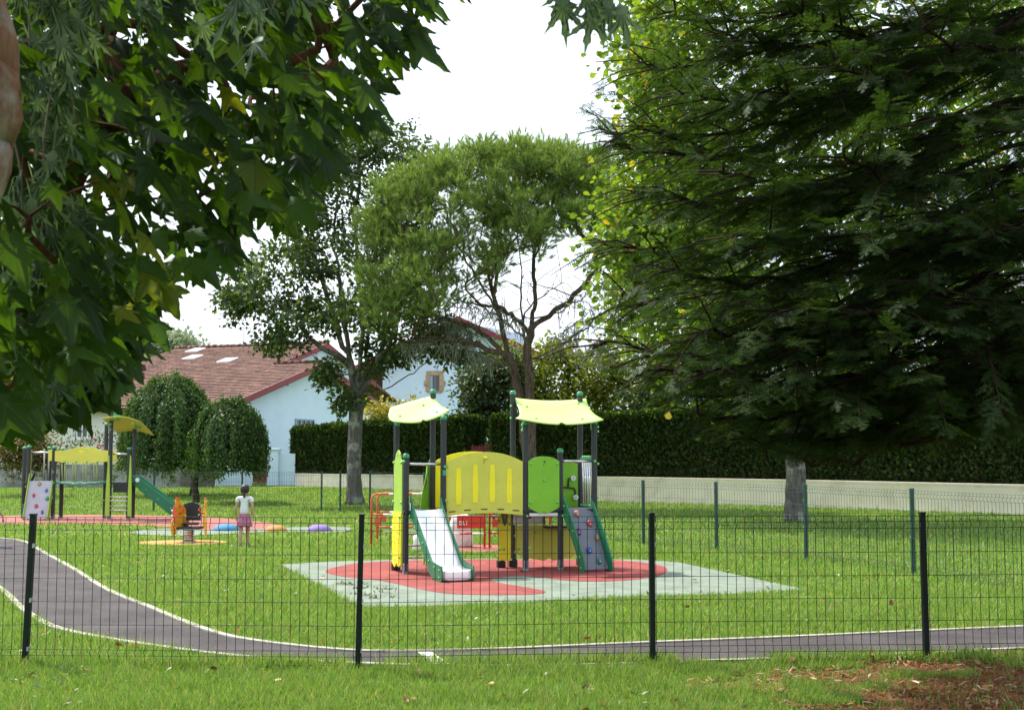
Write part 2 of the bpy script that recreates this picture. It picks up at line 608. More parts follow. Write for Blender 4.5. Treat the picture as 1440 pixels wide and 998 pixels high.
gx, gy, gh, gw = [], [], [], []
for n, y0, y1, h, wd in ((210000, 7.6, 11.2, .052, .0042), (150000, 11.2, 17, .05, .006), (120000, 17, 27, .055, .011), (110000, 27, 60, .07, .024)):
    x, y = grass_points(n, y0, y1, .6)
    k = keep_grass(x, y)
    cl = vnoise(x, y, .45, 3) * .6 + vnoise(x, y, .13, 4) * .4
    k &= RNG.random(n) < (.28 + 1.25 * cl) * np.where(y < 10.6, np.clip(.25 + 1.5 * vnoise(x, y, .7, 23), .3, 1), 1)
    # needle mulch: thin grass
    d = np.hypot(x - 5.2, y - 8.5) + 4.5 * (vnoise(x, y, .45, 5) * .6 + vnoise(x, y, .2, 9) * .4)
    k &= ~((d < 5.6) & (RNG.random(n) > .08))
    k &= ~((y > 56.5) & (x < 0))
    x, y = x[k], y[k]
    cl = cl[k]
    hh = h * (.35 + 1.25 * cl) * RNG.uniform(.5, 1.45, len(x)) * (1 + .9 * (RNG.random(len(x)) < .03))
    # taller unmown fringe along the fence foot and the pad edge
    gx.append(x); gy.append(y); gh.append(hh); gw.append(np.full(len(x), wd) * RNG.uniform(.7, 1.3, len(x)))
# fringe along the near fence
fn = 16000
t = RNG.random(fn)
F0, F1 = gr(-440, 944), gr(1700, 925)
x = F0.x + (F1.x - F0.x) * t + RNG.normal(0, .03, fn); y = F0.y + (F1.y - F0.y) * t + RNG.normal(0, .09, fn)
k = vnoise(x, y, .3, 8) > .35
gx.append(x[k]); gy.append(y[k]); gh.append(RNG.uniform(.05, .13, k.sum())); gw.append(RNG.uniform(.004, .007, k.sum()))
x, y, hh, wd = map(np.concatenate, (gx, gy, gh, gw))
z = np.array([terrain(a, b_) if b_ > 42 else 0.0 for a, b_ in zip(x, y)])
n = len(x)
an = RNG.uniform(0, 2 * PI, n)
lean = RNG.normal(0, .45, (n, 2)) * hh[:, None]
V = np.empty((n, 3, 3))
V[:, 0] = np.stack([x + np.cos(an) * wd, y + np.sin(an) * wd, z - .004], 1)
V[:, 1] = np.stack([x - np.cos(an) * wd, y - np.sin(an) * wd, z - .004], 1)
V[:, 2] = np.stack([x + lean[:, 0], y + lean[:, 1], z + hh], 1)
grass_m = leafm('grass_blade', [(0, (.088, .18, .026)), (.35, (.15, .28, .043)), (.7, (.22, .36, .070)), (.9, (.31, .41, .12)), (.94, (.40, .36, .17)), (1, (.30, .20, .10))], (1.25, 1.2, .7), .42, .02, .5)
o = np_mesh('grass', V.reshape(-1, 3), np.arange(n * 3).reshape(-1, 3), grass_m)
tag(o, 'short green lawn grass covering the park ground', 'grass', kind='stuff')

# fallen needles and leaves
n = 15000
x = RNG.uniform(1.2, 7, n); y = RNG.uniform(7.6, 11.6, n)
d = np.hypot(x - 5.2, y - 8.5) + 4.5 * (vnoise(x, y, .45, 5) * .6 + vnoise(x, y, .2, 9) * .4)
k = (d < RNG.normal(5.4, .55, n)) & keep_grass(x, y)
x, y = x[k], y[k]; n = len(x)
P = np.stack([x, y, RNG.uniform(.004, .03, n)], 1)
A = np.stack([RNG.normal(0, 1, n), RNG.normal(0, 1, n), RNG.normal(0, .25, n)], 1)
N = np.stack([RNG.normal(0, .4, n), RNG.normal(0, .4, n), np.ones(n)], 1)
TV = [(-.07, 0, 0), (.07, 0, 0), (.09, .5, .04), (-.09, .5, .04), (0, 1, 0)]
V, F = stamp(TV, [(0, 1, 2), (0, 2, 3), (3, 2, 4)], P, A, N, RNG.uniform(.03, .09, n))
nm_ = leafm('dead_needles', [(0, (.11, .04, .02)), (.5, (.27, .10, .045)), (.85, (.42, .19, .09)), (1, (.55, .40, .28))], (1, .7, .4), .15, .03)
tag(np_mesh('fallen_needles', V, F, nm_), 'reddish brown fallen needles spread under the dark conifer', 'needles', kind='stuff')
n = 320
y = np.sqrt(RNG.uniform(8.2 ** 2, 33 ** 2, n)); x = RNG.uniform(-1, 1, n) * y * .4
y[230:] = RNG.uniform(8.3, 12.5, n - 230); x[230:] = RNG.uniform(-1, 1, n - 230) * y[230:] * .4
x[:70] = RNG.uniform(3, 9, 70); y[:70] = RNG.uniform(20, 34, 70)
k = ~pip(x, y, PATH_POLY) | (RNG.random(n) < .1)
x, y = x[k], y[k]; n = len(x)
P = np.stack([x, y, RNG.uniform(.03, .05, n)], 1)
A = np.stack([RNG.normal(0, 1, n), RNG.normal(0, 1, n), RNG.normal(0, .3, n)], 1)
N = np.stack([RNG.normal(0, .5, n), RNG.normal(0, .5, n), np.ones(n)], 1)
TV = [(0, 0, 0), (.35, .15, .1), (.3, .45, .16), (.42, .62, .1), (0, 1, .05), (-.42, .62, .12), (-.3, .45, .16), (-.35, .15, .1), (0, .45, -.02)]
TF = [(8, i, (i + 1) % 8) for i in range(8)]
V, F = stamp(TV, TF, P, A, N, RNG.uniform(.03, .085, n))
fl = leafm('dead_leaves', [(0, (.07, .03, .015)), (.5, (.2, .075, .025)), (.8, (.36, .16, .03)), (1, (.45, .33, .1))], (1, .7, .4), .25, .05)
tag(np_mesh('fallen_leaves', V, F, fl), 'scattered brown and orange fallen leaves on the lawn', 'leaves', kind='stuff')

# moss and grit on the worn front corner of the rubber surface
cl_ = [(483, 822), (492, 823), (505, 828), (515, 838), (522, 826), (535, 829), (541, 834), (548, 829), (528, 842), (500, 836), (552, 841), (512, 822)]
P = []
for u, v in cl_:
    q = gr(u, v)
    m_ = int(RNG.integers(8, 40))
    P.append(np.stack([q.x + RNG.normal(0, .05, m_), q.y + RNG.normal(0, .06, m_), np.full(m_, .012)], 1))
P = np.concatenate(P); n = len(P)
A = RNG.normal(0, .8, (n, 3)) + np.array([0, 0, .7]); N = RNG.normal(0, 1, (n, 3))
V, F = stamp([(-.18, 0, 0), (.18, 0, 0), (0, 1, .1)], [(0, 1, 2)], P, A, N, RNG.uniform(.02, .06, n))
tag(np_mesh('moss_tufts', V, F, leafm('moss', [(0, (.06, .07, .03)), (.6, (.13, .15, .05)), (1, (.2, .14, .08))], (1.2, 1.2, .5), .3, .02)), 'small moss tufts and grit on the worn corner of the rubber surface', 'moss', kind='stuff')
# low broad leaved weeds in the grass
n = 5200
y = np.sqrt(RNG.uniform(8 ** 2, 20 ** 2, n)); x = RNG.uniform(-1, 1, n) * (y * .405 + .3)
k = keep_grass(x, y) & (vnoise(x, y, .8, 14) > .52); x, y = x[k], y[k]; n = len(x)
P = np.stack([x, y, RNG.uniform(.015, .05, n)], 1)
A = np.stack([RNG.normal(0, 1, n), RNG.normal(0, 1, n), RNG.uniform(.0, .5, n)], 1); N = np.stack([RNG.normal(0, .3, n), RNG.normal(0, .3, n), np.ones(n)], 1)
V, F = stamp([(0, 0, 0), (.2, .45, .06), (.12, .85, .03), (0, 1, 0), (-.12, .85, .03), (-.2, .45, .06)], [(0, 1, 5), (1, 2, 5), (5, 2, 4), (2, 3, 4)], P, A, N, RNG.uniform(.03, .075, n))
tag(np_mesh('weeds', V, F, leafm('weed', [(0, (.08, .14, .03)), (.6, (.14, .22, .05)), (1, (.22, .27, .09))], (1.2, 1.2, .6), .35, .04)), 'low broad leaved weeds scattered through the lawn', 'weeds', kind='stuff')
# ------------------------------------------------------------------ welded mesh fences
fence_near = pm('fence_green_dark', (.004, .011, .009), .5, var=.2, scale=20, spec=.25)
fence_far = pm('fence_green', (.008, .05, .036), .5, var=.2, scale=20)
clip_m = pm('clip_steel', (.4, .42, .42), .4, .6)
HF = 1.25


def fence(name, label, pts, mat, pitch=.075, rad=.0028, lean=None, sec=.06, hidden=()):
    root = thing(name, label, 'fence', pts[0])
    O = Vector(pts[0])
    proto = None
    for i, p in enumerate(pts):
        if i in hidden: continue
        if proto is None:
            mb = MB()
            mb.box((0, 0, HF / 2 - .02), (sec * .75, sec, HF + .04), bev=.006)
            mb.box((0, 0, HF + .006), (sec * .85, sec * 1.1, .018), bev=.005)
            for z in (.15, .55, 1.0):
                mb.box((sec * .42, -.005, z), (.012, sec * 1.05, .035), 1)
            proto = mb.build('post', [mat, clip_m], root)
            q = proto
        else:
            q = proto.copy(); COL.objects.link(q)
        q.location = Vector(p) - O
        j = min(i, len(pts) - 2)
        d = Vector(pts[j + 1]) - Vector(pts[j])
        q.rotation_euler = (0, (lean[i] if lean else 0), math.atan2(d.y, d.x))
    folds = [(.03, 0), (.10, 0), (.125, .028), (.15, 0), (.35, 0), (.55, 0), (.75, 0), (.95, 0), (1.13, 0), (1.16, .028), (1.19, 0), (1.235, 0)]
    horiz = [.03, .10, .15, .35, .54, .73, .93, 1.13, 1.19, 1.235]
    for i in range(len(pts) - 1):
        a, b_ = Vector(pts[i]), Vector(pts[i + 1])
        d = b_ - a
        L = d.xy.length
        dirv = d / L
        nrm = Vector((d.y, -d.x, 0)).normalized()
        if nrm.y > 0: nrm = -nrm
        mb = MB()
        k = max(2, int((L - .06) / pitch))
        for s in range(k + 1):
            p = a + dirv * (.03 + (L - .06) * s / k) - O
            jx = random.gauss(0, .0022)
            mb.tube([p + nrm * (f + .02) + dirv * (jx * (1 if f else 0)) + Vector((0, 0, z)) for z, f in folds], rad, 4, cap=False)
        for z in horiz:
            e = .0
            p0 = a + dirv * .02 - O + nrm * (.026 + e) + Vector((0, 0, z)); p1 = b_ - dirv * .02 - O + nrm * (.026 + e) + Vector((0, 0, z))
            mid = (p0 + p1) / 2 + Vector((0, 0, random.gauss(0, .003))) + nrm * random.gauss(0, .006)
            mb.tube([p0, mid, p1], rad * .85, 4, cap=False)
        mb.build('wire_panel', mat, root)
    return root


near_pts = [gr(-440, 945), gr(35, 937), gr(503, 940), gr(918, 933), gr(1303, 930), gr(1690, 924)]
fence('mesh_fence', 'dark green welded mesh fence crossing the foreground before the asphalt path', near_pts, fence_near,
      lean=[.03, .028, .018, 0, -.006, 0])
back = [gr(1960, 908), gr(1700, 872), gr(1477, 836), gr(1285, 808), gr(1134, 787), gr(1008, 774), gr(905, 766)]
b0, b1 = back[-1], gr(520, 718)
for t in (1 / 7, 2 / 7, 3 / 7, 4 / 7, 5 / 7, 6 / 7):
    back.append(b0.lerp(b1, t))
back += [b1, gr(478, 719)]
fence('mesh_fence', 'mid green welded mesh fence slanting back past the large climbing frame', back, fence_far, rad=.0026)
row = [gr(u, v) for u, v in ((452, 719), (340, 719), (216, 719), (87, 718), (-40, 718), (-170, 718))]
fence('mesh_fence', 'thin green mesh fence on the far side between the rope bridge frame and the lawn', row, fence_far, rad=.0026)

# ------------------------------------------------------------------ red and white barriers
bar_red = pm('barrier_red', (.55, .028, .022), .4, var=.15, scale=20)
bar_or = pm('barrier_orange', (.62, .10, .045), .4, var=.15, scale=20)
bar_white = pm('barrier_white', (.75, .73, .7), .4, var=.1, scale=20)


def barrier(label, x0, x1, base, col, plate=False, rz=0.0, H=1.0, hook=True):
    root = thing('barrier', label, 'barrier', base, rz, 'red and white crowd barriers')
    L = x1 - x0
    r = .022
    mb = MB()
    mb.tube([(0, 0, 0), (0, 0, H - .1), (.03, 0, H - .03), (.1, 0, H)], r, 8)
    mb.box((0, 0, .015), (.05, .34, .03), bev=.008)
    mb.build('leg', col, root)
    mb = MB()
    mb.tube([(L, 0, 0), (L, 0, H - .1), (L - .03, 0, H - .03), (L - .1, 0, H)], r, 8)
    mb.box((L, 0, .015), (.05, .34, .03), bev=.008)
    mb.build('leg', col, root)
    for z, a, b_ in ((H, .1, L - .1), (H * .60, 0, L), (H * .28, 0, L)):
        n = max(3, int((b_ - a) / .22))
        rb = MB()
        for i in range(n):
            s, e = a + (b_ - a) * i / n, a + (b_ - a) * (i + 1) / n
            rb.cyl((s, 0, z), (e, 0, z), r * .85, n=8, mi=i % 2)
        rb.build('rail', [col, bar_white], root)
    pl = MB()
    if plate:
        pl.box((L - .27, -.035, H * .60 - .1), (.50, .012, .24), bev=.01)
        p = pl.build('plate', bar_red, root)
        lt = MB()
        def seg(x, z, w_, h_): lt.box((x, -.0445, z), (w_, .004, h_))
        bx, bz = L - .47, H * .60 - .12      # B L I in small white strokes
        seg(bx, bz, .013, .07)
        for dz in (-.031, 0, .031): seg(bx + .02, bz + dz, .03, .011)
        seg(bx + .037, bz + .016, .011, .02); seg(bx + .037, bz - .016, .011, .02)
        seg(bx + .072, bz, .013, .07); seg(bx + .09, bz - .03, .03, .012)
        seg(bx + .132, bz, .013, .07)
        lt.build('lettering', bar_white, p)
    else:
        pl.box((.12, -.035, H * .47), (.13, .012, .15), bev=.008)
        pl.build('plate', col, root)
    return root


p = gr(522, 767)
barrier('orange red tubular barrier with white bands left of the steel slide', 0, 1.35, p, bar_or, rz=.16)
p = gr(527, 762); p.y += .5
barrier('orange red tubular barrier standing just behind the other one beside the steel slide', 0, 1.5, p, bar_or, rz=.05, H=.97)
p = gr(612, 771)
barrier('bright red tubular barrier with a lettered red plate under the yellow bridge', 0, .93, p, bar_red, plate=True, rz=0.02)
p = gr(688, 772); p.y += .35
barrier('red tubular barrier with an orange plate, partly behind the yellow pod panel', 0, 1.15, p, bar_red, rz=-.1)

# white wrapped sack beside the barriers
sackm = pm('plastic_white', (.74, .72, .72), .35, var=.08, scale=8, bump=.6, bscale=14, dirt=((.5, .36, .34), 5, .5, .7))


def sack(label, base, w_, d_, h_, seed):
    r = random.Random(seed)
    mb = MB()
    prof = [(.001, .0), (.42, .01), (.5, .08), (.49, .3), (.46, .55), (.44, .8), (.36, .93), (.2, 1.0), (.001, .98)]
    n = 20
    vs = []
    for rr, z in prof:
        for j in range(n):
            a = 2 * PI * j / n
            k = rr * (1 + .10 * math.sin(3 * a + z * 7 + seed) + .07 * math.sin(7 * a - z * 11) + r.gauss(0, .02))
            vs.append((k * w_ * math.cos(a), k * d_ * math.sin(a), z * h_ + .03 * h_ * math.sin(5 * a + seed) * (z > .6)))
    fs = [(i * n + j, i * n + (j + 1) % n, (i + 1) * n + (j + 1) % n, (i + 1) * n + j) for i in range(len(prof) - 1) for j in range(n)]
    mb.add(vs, fs, 0, True)
    return tag(mb.build('plastic_sack', sackm, loc=base), label, 'sack')


p = gr(648, 768); p.y -= .2
sack('tall white wrapped plastic sack leaning by the red lettered barrier', p, .46, .36, .62, 1)
p = gr(588, 775)
sack('small crumpled white plastic bag on the grass behind the ladder of the slide tower', p, .2, .18, .3, 4)
# ------------------------------------------------------------------ large climbing frame
post_m = pm('post_charcoal', (.028, .031, .036), .5, var=.15, scale=12, bump=.15, bscale=200)
steel_foot = pm('galvanised', (.30, .31, .32), .45, .5, var=.2, scale=20)
cap_m = pm('cap_green', (.045, .27, .11), .4, var=.08)
bolt_m = pm('bolt_green', (.16, .55, .15), .4, var=.08)
yel = pm('panel_yellow', (.63, .62, .085), .45, var=.06, scale=3, bump=.06, bscale=300, dirt=((.58, .56, .085), 4, .5, .8))
yel2 = pm('panel_bright_yellow', (.92, .82, .02), .4, var=.05, scale=3)
grn = pm('panel_green', (.20, .48, .022), .45, var=.06, scale=3, bump=.06, bscale=300)
grn2 = pm('panel_light_green', (.30, .50, .04), .45, var=.06, scale=3)
dgrn = pm('panel_dark_green', (.012, .16, .070), .42, var=.08, scale=4)
roof_m = pm('roof_lime', (.47, .72, .18), .5, var=.04, scale=2, bump=.05, bscale=200)
steel = pm('slide_steel', (.88, .88, .88), .3, .15, var=.06, scale=5, bump=.04, bscale=60, dirt=((.80, .80, .80), 6, .5, .75))
rail_m = pm('rail_steel', (.62, .63, .65), .25, .8, var=.08)
blackp = pm('black_panel', (.012, .013, .016), .5, var=.2)
greyp = pm('climb_grey', (.155, .165, .20), .7, var=.08, scale=5, bump=.3, bscale=200)
lilac = pm('climb_lilac', (.42, .41, .47), .7, var=.06, scale=5, bump=.2, bscale=200)
white_p = pm('white_panel', (.78, .82, .86), .4, var=.04)
dark_slot = pm('slot_dark', (.05, .045, .03), .7)

A0 = gr(570, 808)
AR = math.radians(17.5)
ca, sa = math.cos(AR), math.sin(AR)
MAIN = thing('play_structure', 'large green and yellow climbing frame with twin roofs, steel slide and grey climbing wall', 'climbing frame', A0, AR)


def to_local(u, v, yl):
    """point at pixel (u,v) on the plane y = yl of the climbing frame's own axes"""
    d = ray(u, v)
    C = Vector((0, 0, CAMH)) - A0
    cy = -sa * C.x + ca * C.y; dy = -sa * d.x + ca * d.y
    t = (yl - cy) / dy
    P = C + d * t
    return Vector((ca * P.x + sa * P.y, yl, P.z))


def bolts(mb, pts, mi=1, r=.021):
    for p in pts: mb.ball(p, r, mi, 8, 5)


def post(root, x, y, h, foot=True, r=.045, bl=(), capc=None):
    mb = MB()
    n = 16
    # ribbed aluminium extrusion
    vs, fs = [], []
    m = 24
    for z in (.05, h - .03):
        for j in range(m):
            a = 2 * PI * j / m
            rr = r * (1.0 if j % 3 else .90)
            vs.append((x + rr * math.cos(a), y + rr * math.sin(a), z))
    for j in range(m): fs.append((j, (j + 1) % m, m + (j + 1) % m, m + j))
    mb.add(vs, fs, 0)
    if foot:
        mb.box((x, y, .085), (.082, .082, .17), 2, bev=.01)
        mb.box((x, y, .006), (.16, .16, .012), 2, bev=.01)
    else:
        mb.cyl((x, y, 0), (x, y, .1), r * 1.02, n=16, mi=0)
    bolts(mb, bl)
    o = mb.build('post', [post_m, bolt_m, steel_foot], root)
    c = MB()
    c.lathe((x, y, h - .035), [(r * 1.12, 0), (r * 1.14, .03), (r * 1.02, .05), (r * .6, .062), (.001, .066)], 16)
    c.build('cap', capc or cap_m, o)
    return o


bx = lambda x, y, zs, dx=.0: [(x + dx, y - .05, z) for z in zs]
post(MAIN, 0, 0, 1.75, bl=[(.055, -.03, .84), (-.04, -.04, 1.66)])
post(MAIN, .57, 0, 2.32, foot=False, bl=[(.0, 0, 0)][:0] + [(.58, -.052, 1.58), (.625, -.02, 1.58), (.60, -.05, 1.08)])
post(MAIN, 0, .66, 2.28, foot=False)
post(MAIN, .57, .66, 2.74, foot=False)
post(MAIN, 1.86, 0, 2.25, bl=[(1.80, -.02, 2.21), (1.80, -.02, 2.13), (1.87, -.052, .83), (1.90, -.05, .35)])
post(MAIN, 2.42, 0, 1.83, bl=[(2.44, -.052, .83), (2.37, -.04, .07)])
post(MAIN, 2.98, 0, 2.27, bl=[(2.97, -.052, 1.66), (3.03, -.03, 1.62), (3.03, -.03, 1.1), (3.035, -.02, 2.19), (3.035, -.02, 2.12)])
post(MAIN, 1.86, .64, 2.74, foot=False, bl=[(1.815, .60, 2.52), (1.815, .60, 2.33), (1.86, .59, .9), (1.88, .59, .5), (1.88, .59, .25)])
post(MAIN, 2.98, .62, 2.74, foot=False)
# black shoes at the back posts
for x, y in ((1.86, .64), (2.98, .62), (1.66, .62), (0, .66)):
    MB().box((x, y, .075), (.13, .13, .15), bev=.03).build('post_shoe', blackp, MAIN)

# decks
MB().box((.285, .33, .905), (.66, .74, .05), bev=.01).build('deck', blackp, MAIN)
d2 = MB(); d2.box((2.42, .32, .905), (1.2, .74, .05), bev=.01)
d2.build('deck', blackp, MAIN)
MB().box((2.14, -.02, .865), (.46, .03, .07), bev=.008).build('deck_beam', white_p, MAIN)
MB().box((1.215, .32, .93), (1.25, .56, .04), bev=.01).build('bridge_deck', blackp, MAIN)


def arch(x0, x1, zt0, ztm, zb0, zbm, n=20, shoulder=.0):
    top = []
    for i in range(n + 1):
        t = i / n
        s = 1 - abs(2 * t - 1) ** 2.2
        top.append((x0 + (x1 - x0) * t, zt0 + (ztm - zt0) * s))
    bot = []
    for i in range(n + 1):
        t = 1 - i / n
        s = 1 - abs(2 * t - 1) ** 2
        bot.append((x0 + (x1 - x0) * t, zb0 + (zbm - zb0) * s))
    return top + bot


# bridge panels
br = MB()
br.prism(arch(.625, 1.81, 1.655, 1.80, .845, .885), -.02, .0, 'xz')
for xx, zz, tl in ((.70, .915, -.06), (.94, .935, -.04), (1.2, .945, 0), (1.46, .94, .03), (1.70, .92, .06)):
    br.box((xx, -.021, zz), (.105, .006, .017), 2, M=Matrix.Rotation(tl, 3, 'Y'))
bolts(br, [(.98, -.03, .875), (1.42, -.03, .88)])
# tree emblem carved at the top
br.ball((1.215, -.02, 1.715), .04, 3, 10, 5, .55)
br.box((1.195, -.0215, 1.655), (.008, .004, .05), 2, M=Matrix.Rotation(.25, 3, 'Y'))
brp = br.build('bridge_panel', [yel, bolt_m, dark_slot, yel2], MAIN, bevel=.004)
for xx, z0, z1 in ((.80, 1.02, 1.56), (1.06, 1.04, 1.61), (1.325, 1.05, 1.61), (1.595, 1.03, 1.55)):
    pl = []
    for t in np.linspace(0, 1, 11): pl.append((xx - .034 - .010 * math.sin(PI * min(1, t * 1.2)), z0 + (z1 - z0) * t))
    pl2 = [(2 * xx - a, b_) for a, b_ in pl][::-1]
    MB().prism(pl + pl2, -.027, -.018, 'xz').build('slot_insert', yel2, brp)
MB().prism(arch(.60, 1.82, 1.66, 1.81, .86, .945), .64, .66, 'xz').build('bridge_panel', yel2, MAIN, bevel=.004)

# green front panel with a curved hem and a notch
z = lambda v: 1.75 - (v - 640) / 93.2
top = [(1.885 + (2.385 - 1.885) * t, 1.66 + .075 * (1 - abs(2 * t - 1) ** 2.4)) for t in np.linspace(0, 1, 15)]
bot = []
for t in np.linspace(1, 0, 15):
    bot.append((1.885 + .5 * t, .965 - .10 * (1 - abs(2 * t - 1) ** 1.7)))
bot[7] = (2.135, .90); bot.insert(7, (2.16, .866)); bot.insert(9, (2.11, .866))
gp = MB(); gp.prism(top + bot, -.06, -.04, 'xz')
bolts(gp, [(1.92, -.065, 1.62), (2.35, -.065, 1.62), (1.92, -.065, 1.04), (2.35, -.065, 1.04), (2.135, -.065, 1.37)])
gp.box((2.145, -.061, 1.655), (.03, .004, .022), 2); gp.box((2.135, -.061, 1.615), (.006, .004, .06), 2, M=Matrix.Rotation(.3, 3, 'Y'))
gp.build('front_panel', [grn, bolt_m, dark_slot], MAIN, bevel=.004)
# back panel with the two white discs joined by a dark slot
bpn = MB()
topb = [(1.9 + 1.03 * t, 1.62 + .06 * (1 - abs(2 * t - 1) ** 2.4)) for t in np.linspace(0, 1, 15)]
bpn.prism(topb + [(2.93, .93), (1.9, .93)], .60, .62, 'xz')
bp_o = bpn.build('back_panel', [grn], MAIN, bevel=.004)
q = [to_local(u, v, .585) for u, v in ((803, 672), (799.5, 673), (799, 684), (796, 685), (807, 686), (809, 690), (809, 697))]
sl = MB(); sl.tube([q[0], q[1], q[2]], .014, 6); sl.tube([q[3] - Vector((.06, 0, 0)), q[3], q[4], q[5], q[6]], .014, 6)
sl.build('maze_slot', dark_slot, bp_o)
for u, v in ((806, 672), (809.5, 699)):
    c = to_local(u, v, .57)
    mb = MB(); mb.cyl((c.x, .575, c.z), (c.x, .55, c.z), .042, n=18); mb.ball((c.x, .548, c.z), .009, 1)
    mb.build('disc', [white_p, dark_slot], bp_o)
# lower back panel under the deck + table
lb = MB()
pts = [(1.90, .80), (2.93, .80), (2.93, .20), (2.72, .13), (2.46, .10), (2.42, .135), (2.38, .10), (2.12, .13), (1.90, .2)]
lb.prism([(1.88, .66), (2.95, .66), (2.95, .22), (2.8, .15), (2.5, .105), (2.43, .15), (2.36, .105), (2.1, .15), (1.88, .22)], .56, .58, 'xz')
bolts(lb, [(1.93, .55, .3), (2.2, .55, .55), (2.6, .55, .55)])
lb.build('lower_panel', [yel, bolt_m], MAIN, bevel=.004)
MB().box((2.5, .47, .63), (.34, .2, .025), bev=.006).build('play_counter', dark_slot, MAIN)
# information board behind
ib = MB(); ib.box((2.10, .60, .80), (.50, .012, .26)); ib.box((2.365, .60, .80), (.03, .02, .27), 1)
ib_o = ib.build('picture_board', [white_p, bar_red], MAIN)
MB().box((2.12, .592, .80), (.06, .004, .08), 0).build('board_mark', [bar_red], ib_o)
MB().box((2.27, .592, .88), (.025, .004, .025), 0).build('board_mark', [bar_red], ib_o)
# yellow pod panel at the bridge end
pod = MB()
pod.prism([(1.60, .12), (1.66, .10), (1.68, .08), (1.72, .12), (1.80, .12), (1.80, .90), (1.60, .90)], .56, .585, 'xz')
bolts(pod, [(1.61, .55, .9), (1.61, .55, .74), (1.61, .55, .30), (1.69, .55, .30), (1.79, .55, .68)])
pod_o = pod.build('pod_panel', [yel2, bolt_m], MAIN, bevel=.004)
hl = [(1.665 + .075 * 0, .90)] + [(1.70 + .055 * math.sin(a) * (-1), .90 - .26 * (1 - math.cos(a)) / 2 * 1) for a in np.linspace(0, 0, 1)]
ring = [(1.70 - .05, .895), (1.70 - .048, .80), (1.70 - .03, .70), (1.70, .655), (1.73, .70), (1.748, .80), (1.75, .895)]
MB().prism(ring, .548, .558, 'xz').build('pod_hole', dgrn, pod_o)
MB().prism([(1.675, .895), (1.68, .79), (1.70, .72), (1.72, .79), (1.725, .895)], .542, .547, 'xz').build('pod_face', pm('pod_red', (.5, .13, .09), .5), pod_o)
# left tower side panel (green above, yellow with holes below)
sp = MB()
top = [(.05 + .56 * t, 1.66) for t in (0,)] + [(.60, 1.66)]
prof = [(.05, .88), (.05, 1.66), (.14, 1.69), (.20, 1.78), (.33, 1.83), (.46, 1.78), (.52, 1.69), (.61, 1.66), (.61, .88)]
sp.prism(prof, -.03, -.05, 'yz')
bolts(sp, [(-.055, .07, 1.64), (-.055, .6, 1.64), (-.055, .08, 1.05), (-.055, .6, 1.05)])
sp.box((-.051, .33, 1.745), (.004, .03, .035), 2)
sp.build('side_panel', [grn2, bolt_m, dark_slot], MAIN, bevel=.004)
lp = MB()
lp.prism([(.04, .14), (.16, .10), (.30, .16), (.45, .08), (.62, .14), (.62, .90), (.04, .90)], -.052, -.07, 'yz')
rr = random.Random(5)
for i in range(34):
    lp.box((-.0705, .10 + .12 * (i % 5) + rr.uniform(-.03, .03), .18 + .085 * (i // 5) + rr.uniform(-.02, .02)), (.004, .018, .03), 2)
bolts(lp, [(-.075, .07, .84), (-.075, .6, .84), (-.075, .07, .25), (-.075, .6, .25)])
lp.build('lower_panel', [yel2, bolt_m, dark_slot], MAIN, bevel=.004)
MB().prism([(.02, .10), (.66, .10), (.72, .5), (.70, .88), (-.0, .88)], -.030, -.051, 'yz').build('side_panel', grn2, MAIN, bevel=.004)
# ladder at the back with curved green cheeks
for xx in (.06, .5):
    ck = [(.70, 1.60), (.74, 1.62), (.82, 1.3), (.93, .95), (.98, .5), (.98, .1), (.90, .06), (.86, .5), (.80, .9), (.70, 1.0)]
    c = MB(); c.prism(ck, xx - .01, xx + .01, 'yz')
    c.build('ladder_cheek', grn2, MAIN, bevel=.004)
ck = [to_local(u, v, .715) for u, v in ((606.5, 643), (604, 646), (599, 668), (594, 690), (590.5, 716), (606.5, 716))]
wg = MB(); wg.prism([(p.x, p.z) for p in ck], .705, .725, 'xz')
hs = [to_local(u, v, .70) for u, v in ((602.5, 664), (603, 666), (598.5, 684), (597, 690), (597.5, 684))]
wg.prism([(p.x, p.z) for p in hs], .701, .704, 'xz', 1)
wg.build('ladder_panel', [grn, dark_slot], MAIN, bevel=.004)
for zz in (.18, .36, .54, .70):
    MB().cyl((.05, .88, zz), (.52, .88, zz), .017, n=10).build('rung', rail_m, MAIN)
# rails
MB().cyl((.04, 0, 1.62), (.54, 0, 1.62), .02, n=12).build('rail', rail_m, MAIN)
MB().cyl((2.46, 0, 1.66), (2.94, 0, 1.66), .02, n=12).build('rail', rail_m, MAIN)
# vertical steel bars on the right side
bars = MB()
for i, yy in enumerate(np.linspace(.12, .50, 5)):
    bars.cyl((2.98, yy, .95), (2.98, yy, 1.71), .013, n=8)
    bars.ball((2.98, yy, 1.725), .022, 1); bars.ball((2.95, yy, .97), .018, 1)
bars.box((2.98, .31, 1.70), (.05, .5, .03), 2); bars.box((2.98, .31, .95), (.05, .5, .03), 2)
bars.build('bar_panel', [rail_m, bolt_m, dgrn], MAIN)
# little green maker's plate on the post
mp = MB(); mp.box((.575, -.049, 1.49), (.055, .008, .08), bev=.003)
mp.build('post_label', pm('label_green', (.03, .33, .22), .4), MAIN)

